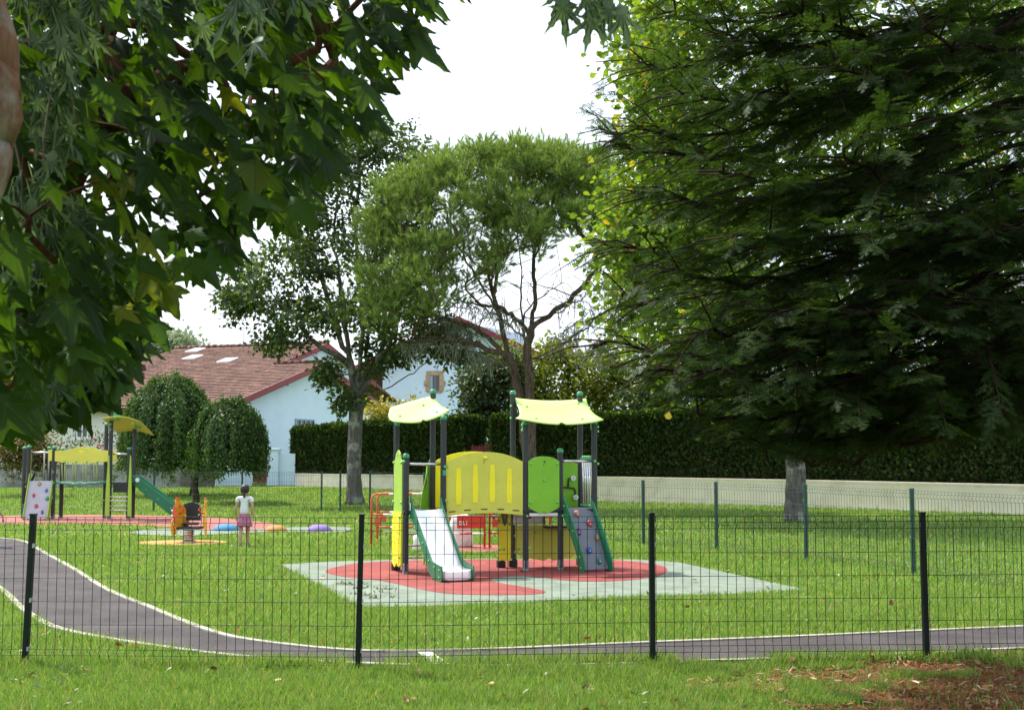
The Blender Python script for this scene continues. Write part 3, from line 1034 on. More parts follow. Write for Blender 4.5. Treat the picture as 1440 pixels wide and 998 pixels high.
# slide
sl_rot = math.radians(5.5)
SL = MB()
prof = [(.05, .935), (-.08, .925), (-.16, .88), (-.80, .27), (-.93, .185), (-1.05, .155), (-1.27, .15), (-1.30, .13), (-1.305, .03)]
prof = smooth_poly(prof, False, 4)
w0, w1 = -.215, .215
vs, fs = [], []
for y_, z_ in prof:
    for t in np.linspace(0, 1, 7):
        k = abs(2 * t - 1) ** 4
        vs.append((w0 + (w1 - w0) * t, y_, z_ + .018 * k))
for i in range(len(prof) - 1):
    for j in range(6):
        fs.append((i * 7 + j, i * 7 + j + 1, (i + 1) * 7 + j + 1, (i + 1) * 7 + j))
SL.add(vs, fs, 0, True)
slide = SL.build('slide', [steel], MAIN, loc=(.30, -.05, 0), rot=(0, 0, sl_rot))
so_ = slide.modifiers.new('thick', 'SOLIDIFY'); so_.thickness = .006; so_.offset = -1
up = smooth_poly([(.03, 1.16), (-.03, 1.08), (-.15, .93), (-.80, .36), (-.95, .275), (-1.1, .25), (-1.33, .23)], False, 4)
lowp = smooth_poly([(-1.345, .10), (-1.31, .02), (-1.1, .01), (-.95, .045), (-.75, .17), (-.15, .74), (.03, .84)], False, 4)
for sx in (-1, 1):
    sp = MB(); sp.prism(up + lowp, sx * .232 - .011, sx * .232 + .011, 'yz')
    bolts(sp, [(sx * .245, y_, z_) for y_, z_ in ((-1.25, .17), (-1.25, .07), (-1.05, .2), (-.82, .27), (-.55, .5), (.0, .95))], 1, .016)
    sp.build('slide_side', [dgrn, bolt_m], slide, bevel=.003)
MB().box((-.255, -.02, 1.0), (.008, .03, .1), bev=.003).build('slide_sticker', white_p, slide)

# climbing wall
cw_rot = math.radians(11)
cw_w = .245
bd = MB()
a, b_ = (-.01, .95), (-.47, .05)
bd.prism([(a[0], a[1]), (b_[0], b_[1]), (b_[0] + .03, b_[1] - .01), (a[0] + .03, a[1])], -cw_w + .012, cw_w - .012, 'yz')
wall = bd.build('climbing_wall', greyp, MAIN, loc=(2.70, -.05, 0), rot=(0, 0, cw_rot), bevel=.003)
cheek = smooth_poly([(.03, 1.13), (-.02, 1.05), (-.2, .80), (-.45, .40), (-.555, .20), (-.57, .06)], False, 3) + smooth_poly([(-.55, -.0), (-.42, .0), (-.40, .1), (-.30, .35), (.02, .80)], False, 3)
for sx in (-1, 1):
    c = MB(); c.prism(cheek, sx * cw_w - .011, sx * cw_w + .011, 'yz')
    bolts(c, [(sx * (cw_w + .013), y_, z_) for y_, z_ in ((-.48, .08), (-.44, .24), (-.25, .62), (.0, .98))], 1, .016)
    c.build('wall_cheek', [dgrn, bolt_m], wall, bevel=.003)
MB().box((.21, -.47, .02), (.05, .09, .04), bev=.01).build('wall_foot', blackp, wall)


def hold(parent, x, t, col, seed, pa=a, pb=b_, s=.04):
    y_, z_ = pa[0] + (pb[0] - pa[0]) * t, pa[1] + (pb[1] - pa[1]) * t
    r = random.Random(seed)
    mb = MB()
    n, m_ = 10, 6
    vs = []
    for i in range(m_ + 1):
        an = PI * i / m_
        for j in range(n):
            b2 = 2 * PI * j / n
            k = s * (1 + .25 * math.sin(2 * b2 + seed) + r.gauss(0, .07))
            vs.append((k * math.sin(an) * math.cos(b2), k * .7 * math.sin(an) * math.sin(b2) - .01, k * 1.25 * math.cos(an)))
    fs = [(i * n + j, (i + 1) * n + j, (i + 1) * n + (j + 1) % n, i * n + (j + 1) % n) for i in range(m_) for j in range(n)]
    mb.add(vs, fs, 0, True)
    mb.cyl((0, -s * .62 - .01, 0), (0, -s * .75 - .012, 0), .011, n=8, mi=1)
    o = mb.build('climbing_hold', [col, rail_m], parent, loc=(x, y_ - .008, z_))
    return o


hc = {k: pm('hold_' + k, c, .55, var=.12, scale=15) for k, c in dict(pink=(.45, .18, .13), red=(.42, .06, .07), purple=(.15, .03, .17), ochre=(.33, .24, .06), blue=(.02, .10, .35), green=(.02, .22, .13)).items()}
for x, t, c in ((-.08, .10, 'pink'), (.10, .27, 'red'), (-.14, .40, 'purple'), (.17, .50, 'ochre'), (-.03, .70, 'blue'), (.10, .87, 'green')):
    hold(wall, x, t, hc[c], int(t * 100))


def shell(rows, th=.018):
    """curved roof sheet from a grid of points"""
    n, m_ = len(rows), len(rows[0])
    mb = MB()
    vs = [p for r in rows for p in r]
    fs = [(i * m_ + j, i * m_ + j + 1, (i + 1) * m_ + j + 1, (i + 1) * m_ + j) for i in range(n - 1) for j in range(m_ - 1)]
    vs2 = [(p[0], p[1], p[2] - th) for p in vs]
    N = len(vs)
    fs2 = [tuple(N + k for k in f[::-1]) for f in fs]
    rim = [i for i in range(m_)] + [i * m_ + m_ - 1 for i in range(1, n)] + [(n - 1) * m_ + j for j in range(m_ - 2, -1, -1)] + [i * m_ for i in range(n - 2, 0, -1)]
    side = [(rim[k], N + rim[k], N + rim[(k + 1) % len(rim)], rim[(k + 1) % len(rim)]) for k in range(len(rim))]
    mb.add(vs + vs2, fs + fs2 + side, 0, True)
    return mb


def roof_sheet(BL, BR, FR, FL, sagb, sagf, sagl, sagr, notch, bol, nU=24, nV=8, cup=.06):
    rows = []
    for i in range(nV + 1):
        v = i / nV
        r = []
        for j in range(nU + 1):
            u = j / nU
            p = (BL.lerp(BR, u)).lerp(FL.lerp(FR, u), v)
            p = p.copy()
            s4 = 4 * u * (1 - u)
            p.z += (sagb * (1 - v) + sagf * v) * s4 - cup * 4 * v * (1 - v)
            # soft inward curve of the sides
            p.x += (sagl * (1 - u) - sagr * u) * 4 * v * (1 - v)
            # rounded front corners
            if v > .7:
                e = (v - .7) / .3
                p.y += e * e * .10 * max(0, abs(2 * u - 1) - .75) / .25
            if notch and v == 1 and abs(j - nU / 2) < .5:
                p = p.lerp(BL.lerp(BR, u), .09)
            r.append(p)
        rows.append(r)
    mb = shell(rows)
    for u, v in bol:
        i, j = int(v * nV), int(u * nU)
        q = rows[i][j]
        mb.ball((q[0], q[1], q[2] + .008), .022, 1, 8, 5, .7)
    return mb


BL, BR = to_local(723, 559, .68), to_local(824, 560, .66)
FR, FL = to_local(852, 589, -.22), to_local(728, 587, -.22)
roof_sheet(BL, BR, FR, FL, -.04, -.085, .06, .05, True, [(.13, .25), (.90, .13), (.22, .76), (.82, .76)]).build('roof', [roof_m, bolt_m], MAIN)
BL, BR = to_local(549, 573, .60), to_local(611, 556, .70)
FR, FL = to_local(635, 575, .02), to_local(556, 591, -.08)
roof_sheet(BL, BR, FR, FL, .01, -.09, -.06, .03, True, [(.22, .5), (.72, .25), (.84, .75)], cup=.05).build('roof', [roof_m, bolt_m], MAIN)
for x, y, zz in ((.57, .03, 2.26), (1.86, .04, 2.2), (2.98, .04, 2.2), (0, .62, 2.26)):
    MB().box((x, y, zz), (.07, .1, .13), bev=.02).build('roof_bracket', cap_m, MAIN)

# ------------------------------------------------------------------ rope bridge climbing frame (left, farther)
L0 = gr(41, 730.5)
LY = L0.y
LEFT = thing('play_structure', 'smaller climbing frame with rope bridge, lilac climbing wall and dark green slide', 'climbing frame', L0)


def lc(u, v, dy=0.0):
    return at(u, v, LY + dy) - L0


def lpost(u, v, dy, foot=True, bl=()):
    p = lc(u, v, dy)
    return post(LEFT, p.x, dy, p.z + .02, foot, .055, [(p.x + b0, dy - .06, b1) for b0, b1 in bl])


lpost(41, 628.6, 0, True, [(-.04, .9), (.03, .6), (0, .15)])
lpost(76.7, 629.5, 0, True, [(0, 1.3), (.03, 1.0), (0, .6)])
lpost(35, 630, .75, False)
lpost(70, 630, .75, False)
lpost(88, 632, .75, False)
lpost(157, 573.5, 0, True, [(0, 2.6), (0, 2.45), (-.03, 1.6), (.02, .95), (0, .2)])
lpost(150, 597, .75, False, [(0, 1.0), (0, .5)])
lpost(182, 631, 0, True)
lpost(189.5, 599, .75, False)
zz = lambda v: 1.75 - (v - 640) * LY / 1800.0
X = lambda u: lc(u, 640).x
# decks
MB().box(((X(36) + X(77)) / 2, .38, 1.0), (X(77) - X(36) + .05, .8, .05), bev=.01).build('deck', blackp, LEFT)
MB().box(((X(155) + X(188)) / 2, .38, 1.0), (X(188) - X(155) + .05, .8, .05), bev=.01).build('deck', blackp, LEFT)
# climbing wall
pa, pb = (-.03, 1.05), (-.42, .05)
bd = MB(); bd.prism([pa, pb, (pb[0] + .04, pb[1]), (pa[0] + .04, pa[1])], -.31, .31, 'yz')
wl = bd.build('climbing_wall', lilac, LEFT, loc=(X(59), 0, 0), rot=(0, 0, .06), bevel=.004)
for sx in (-1, 1):
    c = MB(); c.prism([(.0, 1.30), (-.06, 1.1), (-.47, .1), (-.44, .0), (-.32, .0), (.02, .8)], sx * .32 - .012, sx * .32 + .012, 'yz')
    c.build('wall_cheek', grn2, wl, bevel=.004)
for x, t, c in ((-.02, .08, 'ochre'), (.19, .25, 'blue'), (-.13, .38, 'red'), (.24, .47, 'green'), (-.02, .67, 'red'), (.16, .83, 'purple')):
    hold(wl, x, t, hc[c], int(t * 97), pa, pb, .042)
# rails, bars and side panels of the left tower
MB().cyl((X(43), 0, zz(636)), (X(76), 0, zz(636)), .028, n=10).build('rail', rail_m, LEFT)
for u in (49.5, 56, 62.5):
    MB().cyl((X(u), .7, zz(636)), (X(u), .7, 1.0), .022, n=8).build('bar', pm('bar_grey', (.40, .40, .36), .5, .3), LEFT)
bb = MB()
bb.prism([(X(32), zz(633)), (X(38), zz(633)), (X(38), zz(676)), (X(36), zz(681)), (X(33), zz(681)), (X(31.5), zz(676))], .3, .33, 'xz')
bb.build('side_panel', yel, LEFT, bevel=.004)
MB().box((X(72), -.08, zz(640)), (.10, .02, .3), bev=.008).build('side_panel', yel, LEFT)
MB().box((X(32), .2, zz(719)), (.10, .03, .42), bev=.01).build('lower_panel', dgrn, LEFT)
for u in (48, 58, 66):
    MB().ball((X(u), .75, zz(632)), .03).build('bar_cap', bolt_m, LEFT)
# bridge board
tp = [(X(78), zz(633.5)), (X(97), zz(633)), (X(101), zz(631)), (X(107), zz(628.7)), (X(116), zz(628)), (X(124), zz(630)), (X(128), zz(633)), (X(152.5), zz(633)), (X(152.5), zz(648)), (X(143), zz(650)), (X(115), zz(651.5)), (X(88), zz(650)), (X(78), zz(648))]
bbp = MB(); bbp.prism(tp, -.05, -.02, 'xz'); bolts(bbp, [(X(u), -.055, zz(649)) for u in (92, 108, 123, 138)], 1, .03)
bbp.box((X(115), -.052, zz(635)), (.10, .004, .04), 2)
bbp.build('bridge_board', [yel, bolt_m, yel2], LEFT, bevel=.005)
bbp2 = MB(); bbp2.prism(tp, .72, .75, 'xz'); bbp2.build('bridge_board', yel, LEFT, bevel=.005)
rope = pm('rope_green', (.28, .33, .12), .9)
for i in range(4):
    r_ = MB()
    u0, u1 = 88 + i * 15, 92.5 + i * 15
    for u, du in ((u0, 0), (u1, -1.6 + i * .1)):
        r_.tube([(X(u), -.03, zz(650)), (X(u + du * .4), 0.0, zz(664)), (X(u + du), .06, zz(679))], .018, 6)
    r_.build('rope', rope, LEFT)
sl_ = MB()
for i in range(9):
    t = (i + .5) / 9
    u = 78 + (146 - 78) * t
    sg = .04 * 4 * t * (1 - t)
    sl_.box((X(u), .36, zz(677.5) - sg), (.10, .7, .06), i % 2, bev=.015)
sl_.tube([(X(77), .02, zz(678)), (X(112), .02, zz(681)), (X(148), .02, zz(678))], .02, 6, 0)
sl_.build('bridge_slats', [pm('slat_green', (.02, .24, .13), .5), pm('slat_pale', (.35, .5, .4), .5)], LEFT)
# right tower: roof, ladder, cheeks, black panel
rows = []
for i in range(7):
    v = i / 6
    r = []
    for j in range(13):
        t = j / 12
        p0 = lc(144, 588, -.25).lerp(lc(197, 592, -.25), t); p1 = p0 + Vector((.08, 1.1, -.36))
        q = p0.lerp(p1, v)
        q.z += .10 * math.sin(PI * t) + .02 * math.sin(PI * v)
        r.append(q)
    rows.append(r)
rf = shell(rows, .025)
bolts(rf, [(X(164), -.22, zz(588)), (X(189), -.22, zz(596))], 1, .03)
rf.build('roof', [pm('roof_lime_far', (.36, .42, .05), .5, var=.05), bolt_m], LEFT)
MB().box((X(164), -.06, zz(586)), (.22, .05, .2), bev=.05).build('roof_bracket', cap_m, LEFT)
MB().box((X(187), .4, zz(597)), (.18, .05, .2), bev=.05).build('roof_bracket', cap_m, LEFT)
MB().cyl((X(159), 0, zz(638)), (X(181), 0, zz(638)), .028, n=10).build('rail', rail_m, LEFT)
MB().box((X(173), -.05, zz(685)), (X(185) - X(161), .03, .25), bev=.008).build('front_panel', blackp, LEFT)
for u0, uu, sgn in ((158.5, 155.5, 1), (186.5, 191, -1)):
    c = MB()
    e = [(X(158.5 if sgn > 0 else 187.5), zz(640)), (X(160.2 if sgn > 0 else 185.6), zz(690)), (X(160.5 if sgn > 0 else 185.4), zz(724)), (X(154 if sgn > 0 else 191), zz(724)), (X(154.6 if sgn > 0 else 190.6), zz(690)), (X(157 if sgn > 0 else 188.6), zz(640))]
    c.prism(e, -.30, -.27, 'xz')
    c.build('ladder_cheek', grn2, LEFT, bevel=.004)
for v in (697.5, 703, 710, 716):
    MB().cyl((X(160), -.25, zz(v)), (X(186), -.25, zz(v)), .02, n=8).build('rung', rail_m, LEFT)
# slide of the left frame
sd_ = MB()
up = [(X(178), zz(668)), (X(192), zz(670)), (X(200), zz(676)), (X(244), zz(709)), (X(262), zz(716)), (X(262), zz(728)), (X(248), zz(728)), (X(238), zz(722)), (X(197), zz(690)), (X(190), zz(683)), (X(178), zz(681))]
for yy in (.12, .60):
    c = MB(); c.prism(up, yy - .015, yy + .015, 'xz')
    if yy < .3:
        c.cyl((X(192.5), yy - .02, zz(674.5)), (X(192.5), yy - .03, zz(674.5)), .06, n=14, mi=1)
        bolts(c, [(X(u), yy - .02, zz(v)) for u, v in ((205, 688), (222, 701), (240, 714))], 2, .02)
    o = c.build('slide_side', [dgrn, white_p, bolt_m], LEFT, bevel=.004)
    if yy < .3: so1 = o
mb = MB()
mb.add([(X(a_), y_, zz(b2)) for a_, b2 in ((180, 676), (192, 678), (242, 716), (262, 722)) for y_ in (.135, .585)], [(0, 2, 3, 1), (2, 4, 5, 3), (4, 6, 7, 5)])
o = mb.build('slide', steel, LEFT); o.modifiers.new('t', 'SOLIDIFY').thickness = .01
MB().prism([(X(176), zz(668)), (X(180), zz(666)), (X(183), zz(676)), (X(178), zz(680))], .05, .08, 'xz').build('slide_entry', grn2, LEFT)

# ------------------------------------------------------------------ spring rider
R0 = gr(265.5, 762)
RIDER = thing('spring_rider', 'orange and yellow two sided spring rider on a red and white coil spring', 'spring rider', R0)
k = R0.y / 1800.0
rx = lambda u: (u - 265.5) * k
rz_ = lambda v: 1.75 - (v - 640) * k
orr = pm('rider_orange', (.62, .10, .035), .4, var=.06); ory = pm('rider_amber', (.62, .30, .015), .4, var=.06)
cream = pm('rider_cream', (.70, .66, .60), .4, var=.05)
red_h = pm('handle_red', (.55, .03, .035), .35)
spring = []
for i in range(97):
    a_ = 2 * PI * i / 21
    spring.append((.10 * math.cos(a_), .10 * math.sin(a_), .03 + (rz_(744) - .03) * i / 96))
MB().tube(spring, .013, 6).build('spring', pm('spring_red', (.60, .12, .13), .35, var=.5, scale=1.5, c2=(.75, .55, .55)), RIDER)
MB().lathe((0, 0, 0), [(.16, 0), (.16, .02), (.12, .035), (.001, .035)], 18).build('base_plate', steel_foot, RIDER)
MB().box((.0, .0, rz_(740.5)), (rx(288) - rx(252), .42, .045), bev=.015).build('footboard', blackp, RIDER)
MB().box((.0, .08, rz_(735)), (.34, .2, .05), bev=.015).build('seat', blackp, RIDER)
bk = [(rx(254), rz_(731)), (rx(253), rz_(716)), (rx(252), rz_(711)), (rx(258), rz_(707)), (rx(266), rz_(705)), (rx(274), rz_(707)), (rx(279), rz_(711)), (rx(279.5), rz_(731))]
mb = MB(); mb.prism(bk, .12, .15, 'xz'); bolts(mb, [(rx(277), .11, rz_(716)), (rx(277), .11, rz_(723))], 1, .018)
mb.build('backrest', [blackp, white_p], RIDER, bevel=.006)


def flank(s):
    """tall cheek seen almost edge-on, with face, fin and handle"""
    if s < 0: x0 = rx(255)
    else: x0 = rx(287)
    pr = [(-.34, rz_(748)), (-.26, rz_(750)), (-.05, rz_(741)), (.18, rz_(742)), (.26, rz_(735)), (.22, rz_(722)), (.10, rz_(714)), (-.02, rz_(708)), (-.10, rz_(701)), (-.20, rz_(700)), (-.24, rz_(705)), (-.22, rz_(715)), (-.30, rz_(724)), (-.38, rz_(736))]
    pr = smooth_poly(pr, True, 3)
    mb = MB(); mb.prism(pr, -.016, .016, 'yz', 0)
    bolts(mb, [(-.02 * s, -.2, rz_(744)), (-.02 * s, .1, rz_(724))], 1, .02)
    o = mb.build('flank', [ory, white_p], RIDER, loc=(x0, 0, 0), rot=(0, 0, -.32 if s < 0 else .32), bevel=.006)
    mb = MB(); mb.prism([(-.10, rz_(706)), (-.2, rz_(704)), (-.22, rz_(715)), (-.27, rz_(728)), (-.12, rz_(728)), (-.10, rz_(714))], -.0175 if s < 0 else .0, .0175 if s > 0 else 0.0, 'yz', 0)
    mb.prism([(-.11, rz_(698.5)), (-.22, rz_(698.5)), (-.22, rz_(702)), (-.11, rz_(702))], -.02, .02, 'yz', 1)
    mb.build('face', [cream if s < 0 else ory, orr], o)
    mb = MB()
    mb.tube([(-s * .02, -.02 + .075 * math.cos(t), rz_(715.5) + .075 * math.sin(t)) if False else (-s * (.02 + .10 * math.sin(t)), -.12, rz_(715.5) + .075 * math.cos(t)) for t in np.linspace(.0, PI, 12)], .014, 8)
    mb.build('handle', red_h, o)
    return o


flank(-1); flank(1)
fin = smooth_poly([(rx(247), rz_(728)), (rx(246.5), rz_(718)), (rx(248), rz_(711)), (rx(250), rz_(709)), (rx(253), rz_(713)), (rx(253.5), rz_(724)), (rx(252.5), rz_(733)), (rx(249), rz_(733))], True, 3)
mb = MB(); mb.prism(fin, -.30, -.275, 'xz'); bolts(mb, [(rx(247), -.31, rz_(716)), (rx(247), -.31, rz_(723)), (rx(249.5), -.31, rz_(734.5))], 1, .02)
mb.build('wing', [orr, white_p], RIDER, bevel=.005)
# ------------------------------------------------------------------ houses
wall_w = pm('render_white_sky_tint', (.65, .785, .96), .9, var=.03, scale=1.2, bump=.12, bscale=60, dirt=((.58, .74, .88), .5, .55, .8))  # white render with the blue of sky-lit shade put into its colour
wall_c = pm('render_cream', (.66, .64, .60), .9, var=.04, scale=1.2, bump=.12, bscale=60)
ox_red = pm('oxblood_paint', (.20, .018, .028), .5, var=.15, scale=4)
dark_glass = pm('dark_glass', (.03, .035, .045), .08, var=.3, scale=2, spec=.8)
frame_w = pm('window_white', (.74, .74, .74), .5, var=.05)
shut_b = pm('shutter_blue', (.30, .40, .50), .5, var=.08)
stone = pm('window_stone', (.42, .30, .20), .85, var=.25, scale=5, bump=.4, bscale=25)
sky_gl = pm('skylight_glass', (.45, .5, .55), .10, var=.1, scale=2, spec=1.0)


def tile_mat(name, ang=0.0):
    m, nt, out = newmat(name)
    b = nd(nt, 'ShaderNodeBsdfPrincipled'); b.inputs['Roughness'].default_value = .85; b.inputs['Specular IOR Level'].default_value = .2
    tc = nd(nt, 'ShaderNodeTexCoord')
    mp = nd(nt, 'ShaderNodeMapping')
    nt.links.new(tc.outputs['Object'], mp.inputs['Vector'])
    sx = nd(nt, 'ShaderNodeSeparateXYZ'); nt.links.new(mp.outputs[0], sx.inputs[0])
    # cell colour per tile
    br = nd(nt, 'ShaderNodeTexBrick')
    br.inputs['Scale'].default_value = 1
    br.inputs['Brick Width'].default_value = .26; br.inputs['Row Height'].default_value = .36
    br.inputs['Mortar Size'].default_value = .028; br.offset = 0.0
    br.inputs['Color1'].default_value = (.13, .066, .050, 1); br.inputs['Color2'].default_value = (.28, .165, .125, 1)
    br.inputs['Mortar'].default_value = (.075, .036, .028, 1); br.inputs['Bias'].default_value = -.15
    nt.links.new(mp.outputs[0], br.inputs['Vector'])
    n = noise(nt, .8, 6, .7, tc.outputs['Object'])
    r = ramp(nt, [(.35, (.62, .60, .60)), (.65, (1.25, 1.2, 1.15))])
    nt.links.new(n.outputs['Fac'], r.inputs['Fac'])
    mx = nd(nt, 'ShaderNodeMix', data_type='RGBA', blend_type='MULTIPLY'); mx.inputs[0].default_value = 1
    nt.links.new(br.outputs['Color'], mx.inputs[6]); nt.links.new(r.outputs['Color'], mx.inputs[7])
    n2 = noise(nt, 5, 3, .7, tc.outputs['Object'])
    r2 = ramp(nt, [(.66, (0, 0, 0)), (.74, (1, 1, 1))]); nt.links.new(n2.outputs['Fac'], r2.inputs['Fac'])
    m2 = nd(nt, 'ShaderNodeMix', data_type='RGBA'); m2.inputs[7].default_value = (.48, .40, .33, 1)
    nt.links.new(r2.outputs['Color'], m2.inputs[0]); nt.links.new(mx.outputs[2], m2.inputs[6])
    nt.links.new(m2.outputs[2], b.inputs['Base Color'])
    wv = nd(nt, 'ShaderNodeTexWave'); wv.inputs['Scale'].default_value = 1 / .26 * .5 / 1.0; wv.bands_direction = 'X'
    nt.links.new(tc.outputs['Object'], wv.inputs['Vector'])
    bp = nd(nt, 'ShaderNodeBump'); bp.inputs['Strength'].default_value = .6; bp.inputs['Distance'].default_value = .08
    nt.links.new(br.outputs['Fac'], bp.inputs['Height']); bp.invert = True
    nt.links.new(bp.outputs[0], b.inputs['Normal'])
    nt.links.new(b.outputs[0], out.inputs[0])
    return m


tiles = tile_mat('roof_tiles')
K0 = at(320, 562, 60); K0.z = terrain(K0.x, K0.y)
HR = math.atan2(-.36, .93)
HOUSE = thing('house', 'white house with brown tiled roof, oxblood red verges and three skylights beside the clipped hedge', 'house', K0, HR)
zb = -.8
EZ, RZ = 4.30 - K0.z, 6.62 - K0.z      # eave, low ridge, main ridge
RY, MY, DY = 8.0, 13.28, 16.0
XB, XL = -2.5, -12.6
sl1 = (RZ - EZ) / RY
MZ = EZ + sl1 * MY
def zr(y): return EZ + sl1 * y
def zm(y): return EZ + sl1 * y
# walls
mb = MB()
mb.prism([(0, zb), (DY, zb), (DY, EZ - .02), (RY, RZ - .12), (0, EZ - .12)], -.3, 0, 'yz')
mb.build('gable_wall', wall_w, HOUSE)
mb = MB(); mb.prism([(-11.2, zb), (-.302, zb), (-.302, EZ - .12), (-11.2, EZ - .12)], 0, .3, 'xz')
mb.build('front_wall', wall_c, HOUSE)
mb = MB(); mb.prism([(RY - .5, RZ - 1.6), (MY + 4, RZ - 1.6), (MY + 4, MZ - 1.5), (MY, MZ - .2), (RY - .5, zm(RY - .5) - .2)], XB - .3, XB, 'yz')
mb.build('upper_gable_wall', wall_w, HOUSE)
mb = MB(); mb.prism([(0.3, zb), (DY, zb), (DY, EZ - .1), (0.3, EZ - .1)], -11.2, -10.9, 'yz')
mb.build('end_wall', wall_c, HOUSE)


def slab(mbx, p, th=.14, mi=0):
    """roof slab from 4 corner points (counter-clockwise from above)"""
    v = [tuple(q) for q in p] + [(q[0], q[1], q[2] - th) for q in p]
    mbx.add(v, [(0, 1, 2, 3), (7, 6, 5, 4), (0, 4, 5, 1), (1, 5, 6, 2), (2, 6, 7, 3), (3, 7, 4, 0)], mi)


# roof surfaces live on child objects whose own axes follow the slope (tiles run down the slope)
def roof_piece(name, x0, x1, y0, z0, y1, z1, mat, parent, th=.13):
    L = math.hypot(y1 - y0, z1 - z0)
    mb = MB(); mb.box(((x1 - x0) / 2, L / 2, -th / 2), (x1 - x0, L, th))
    # rolled tile courses as real relief
    nrow = int(L / .36)
    for i in range(nrow):
        mb.box(((x1 - x0) / 2, .36 * i + .05, .012), (x1 - x0 - .01, .10, .024))
    return mb.build(name, mat, parent, loc=(x0, y0, z0), rot=(math.atan2(z1 - z0, y1 - y0), 0, 0))


OV = .55
r1_ = roof_piece('roof', XB, OV, -.55, EZ - sl1 * .55, RY, RZ, tiles, HOUSE)
r2_ = roof_piece('roof', XL, XB - .002, -.55, EZ - sl1 * .55, MY, MZ, tiles, HOUSE)
roof_piece('roof', XB, OV, DY + 1.0, EZ - .25, RY + .001, RZ, tiles, HOUSE) if False else None
mb = MB()
slab(mb, [(XB, RY, RZ), (OV, RY, RZ), (OV, DY + .9, EZ - .28), (XB, DY + .9, EZ - .28)])
slab(mb, [(XL, MY, MZ), (XB + .3, MY, MZ), (XB + .3, MY + 9, MZ - 2.9), (XL, MY + 9, MZ - 2.9)])
mb.build('rear_roof', tiles, HOUSE)
# main roof's right verge above the low roof
mb = MB()
for (ya, za, yb_, zb_, xx) in ((-.55, EZ - sl1 * .55, RY, RZ, OV + .03), (RY, RZ, DY + .9, EZ - .28, OV + .03)):
    mb.add([(xx - .03, ya, za - .30), (xx + .03, ya, za - .30), (xx + .03, ya, za + .03), (xx - .03, ya, za + .03), (xx - .03, yb_, zb_ - .30), (xx + .03, yb_, zb_ - .30), (xx + .03, yb_, zb_ + .03), (xx - .03, yb_, zb_ + .03)],
           [(0, 1, 2, 3), (7, 6, 5, 4), (0, 4, 5, 1), (1, 5, 6, 2), (2, 6, 7, 3), (3, 7, 4, 0)])
for y_ in (1.0, 4.5, 8, 11.5, 15.2):
    mb.box((.25, y_, (zr(y_) if y_ <= RY else RZ - (RZ - EZ + .28) * (y_ - RY) / (DY + .9 - RY)) - .28), (.55, .16, .2))
mb.build('verge_board', ox_red, HOUSE)
mb = MB()
y0_, z0_ = RY - 2.4, zm(RY - 2.4)
xx = XB + .33
for (ya, za, yb_, zb_) in ((RY - .3, zm(RY - .3), MY, MZ), (MY, MZ, MY + 6, MZ - 1.95)):
    mb.add([(xx - .03, ya, za - .28), (xx + .03, ya, za - .28), (xx + .03, ya, za + .03), (xx - .03, ya, za + .03), (xx - .03, yb_, zb_ - .28), (xx + .03, yb_, zb_ - .28), (xx + .03, yb_, zb_ + .03), (xx - .03, yb_, zb_ + .03)],
           [(0, 1, 2, 3), (7, 6, 5, 4), (0, 4, 5, 1), (1, 5, 6, 2), (2, 6, 7, 3), (3, 7, 4, 0)])
mb.build('verge_board', ox_red, HOUSE)
roof_piece('roof', XB - .003, XB + .30, RY + .15, zm(RY + .15), MY, MZ, tiles, HOUSE)
mb = MB()
mb.box(((XL + OV) / 2, -.5, EZ - sl1 * .5 - .2), (OV - XL, .05, .24))
mb.cyl((XL, -.62, EZ - sl1 * .6 - .12), (OV, -.62, EZ - sl1 * .6 - .12), .07, n=10)
mb.build('eave_board', ox_red, HOUSE)
# ridge caps
mb = MB()
for i in range(int((XB - XL) / .42) + 1):
    mb.tube([(XL + .42 * i, MY, MZ + .02), (XL + .42 * i + .41, MY, MZ + .05)], .12, 8)
mb.build('ridge', tiles, HOUSE)
mb = MB()
for i in range(int((OV - XB) / .42)):
    mb.tube([(XB + .05 + .42 * i, RY, RZ + .02), (XB + .05 + .42 * i + .41, RY, RZ + .05)], .12, 8)
mb.build('ridge', tiles, HOUSE)
# skylights and roof vents on the main plane
slope = math.atan(sl1)


def roof_xy(u, v, base, n_p0, tilt):
    """pixel -> house local point on the main roof plane"""
    R = Matrix.Rotation(HR, 3, 'Z')
    d = R.inverted() @ ray(u, v)
    C = R.inverted() @ (Vector((0, 0, CAMH)) - K0)
    n = Vector((0, -math.sin(slope), math.cos(slope)))
    p0 = Vector((0, -.55, EZ - sl1 * .55))
    t = (p0 - C).dot(n) / d.dot(n)
    return C + d * t


for u, v, w_, h_ in ((275, 493, .8, 1.05), (271, 503, .8, 1.05), (320, 507, .8, 1.05)):
    p = roof_xy(u, v, 0, 0, 0)
    s_ = MB(); s_.box((0, 0, .03), (w_, h_, .08), bev=.02)
    o = s_.build('skylight', frame_w, HOUSE, loc=p, rot=(slope, 0, 0))
    MB().box((0, 0, .072), (w_ - .2, h_ - .2, .012)).build('pane', sky_gl, o)
for u, v in ((197, 521), (195, 533)):
    p = roof_xy(u, v, 0, 0, 0)
    MB().prism([(-.25, 0), (.25, 0), (.2, .35), (-.2, .35)], -.2, .2, 'xz').build('roof_vent', tiles, HOUSE, loc=p)
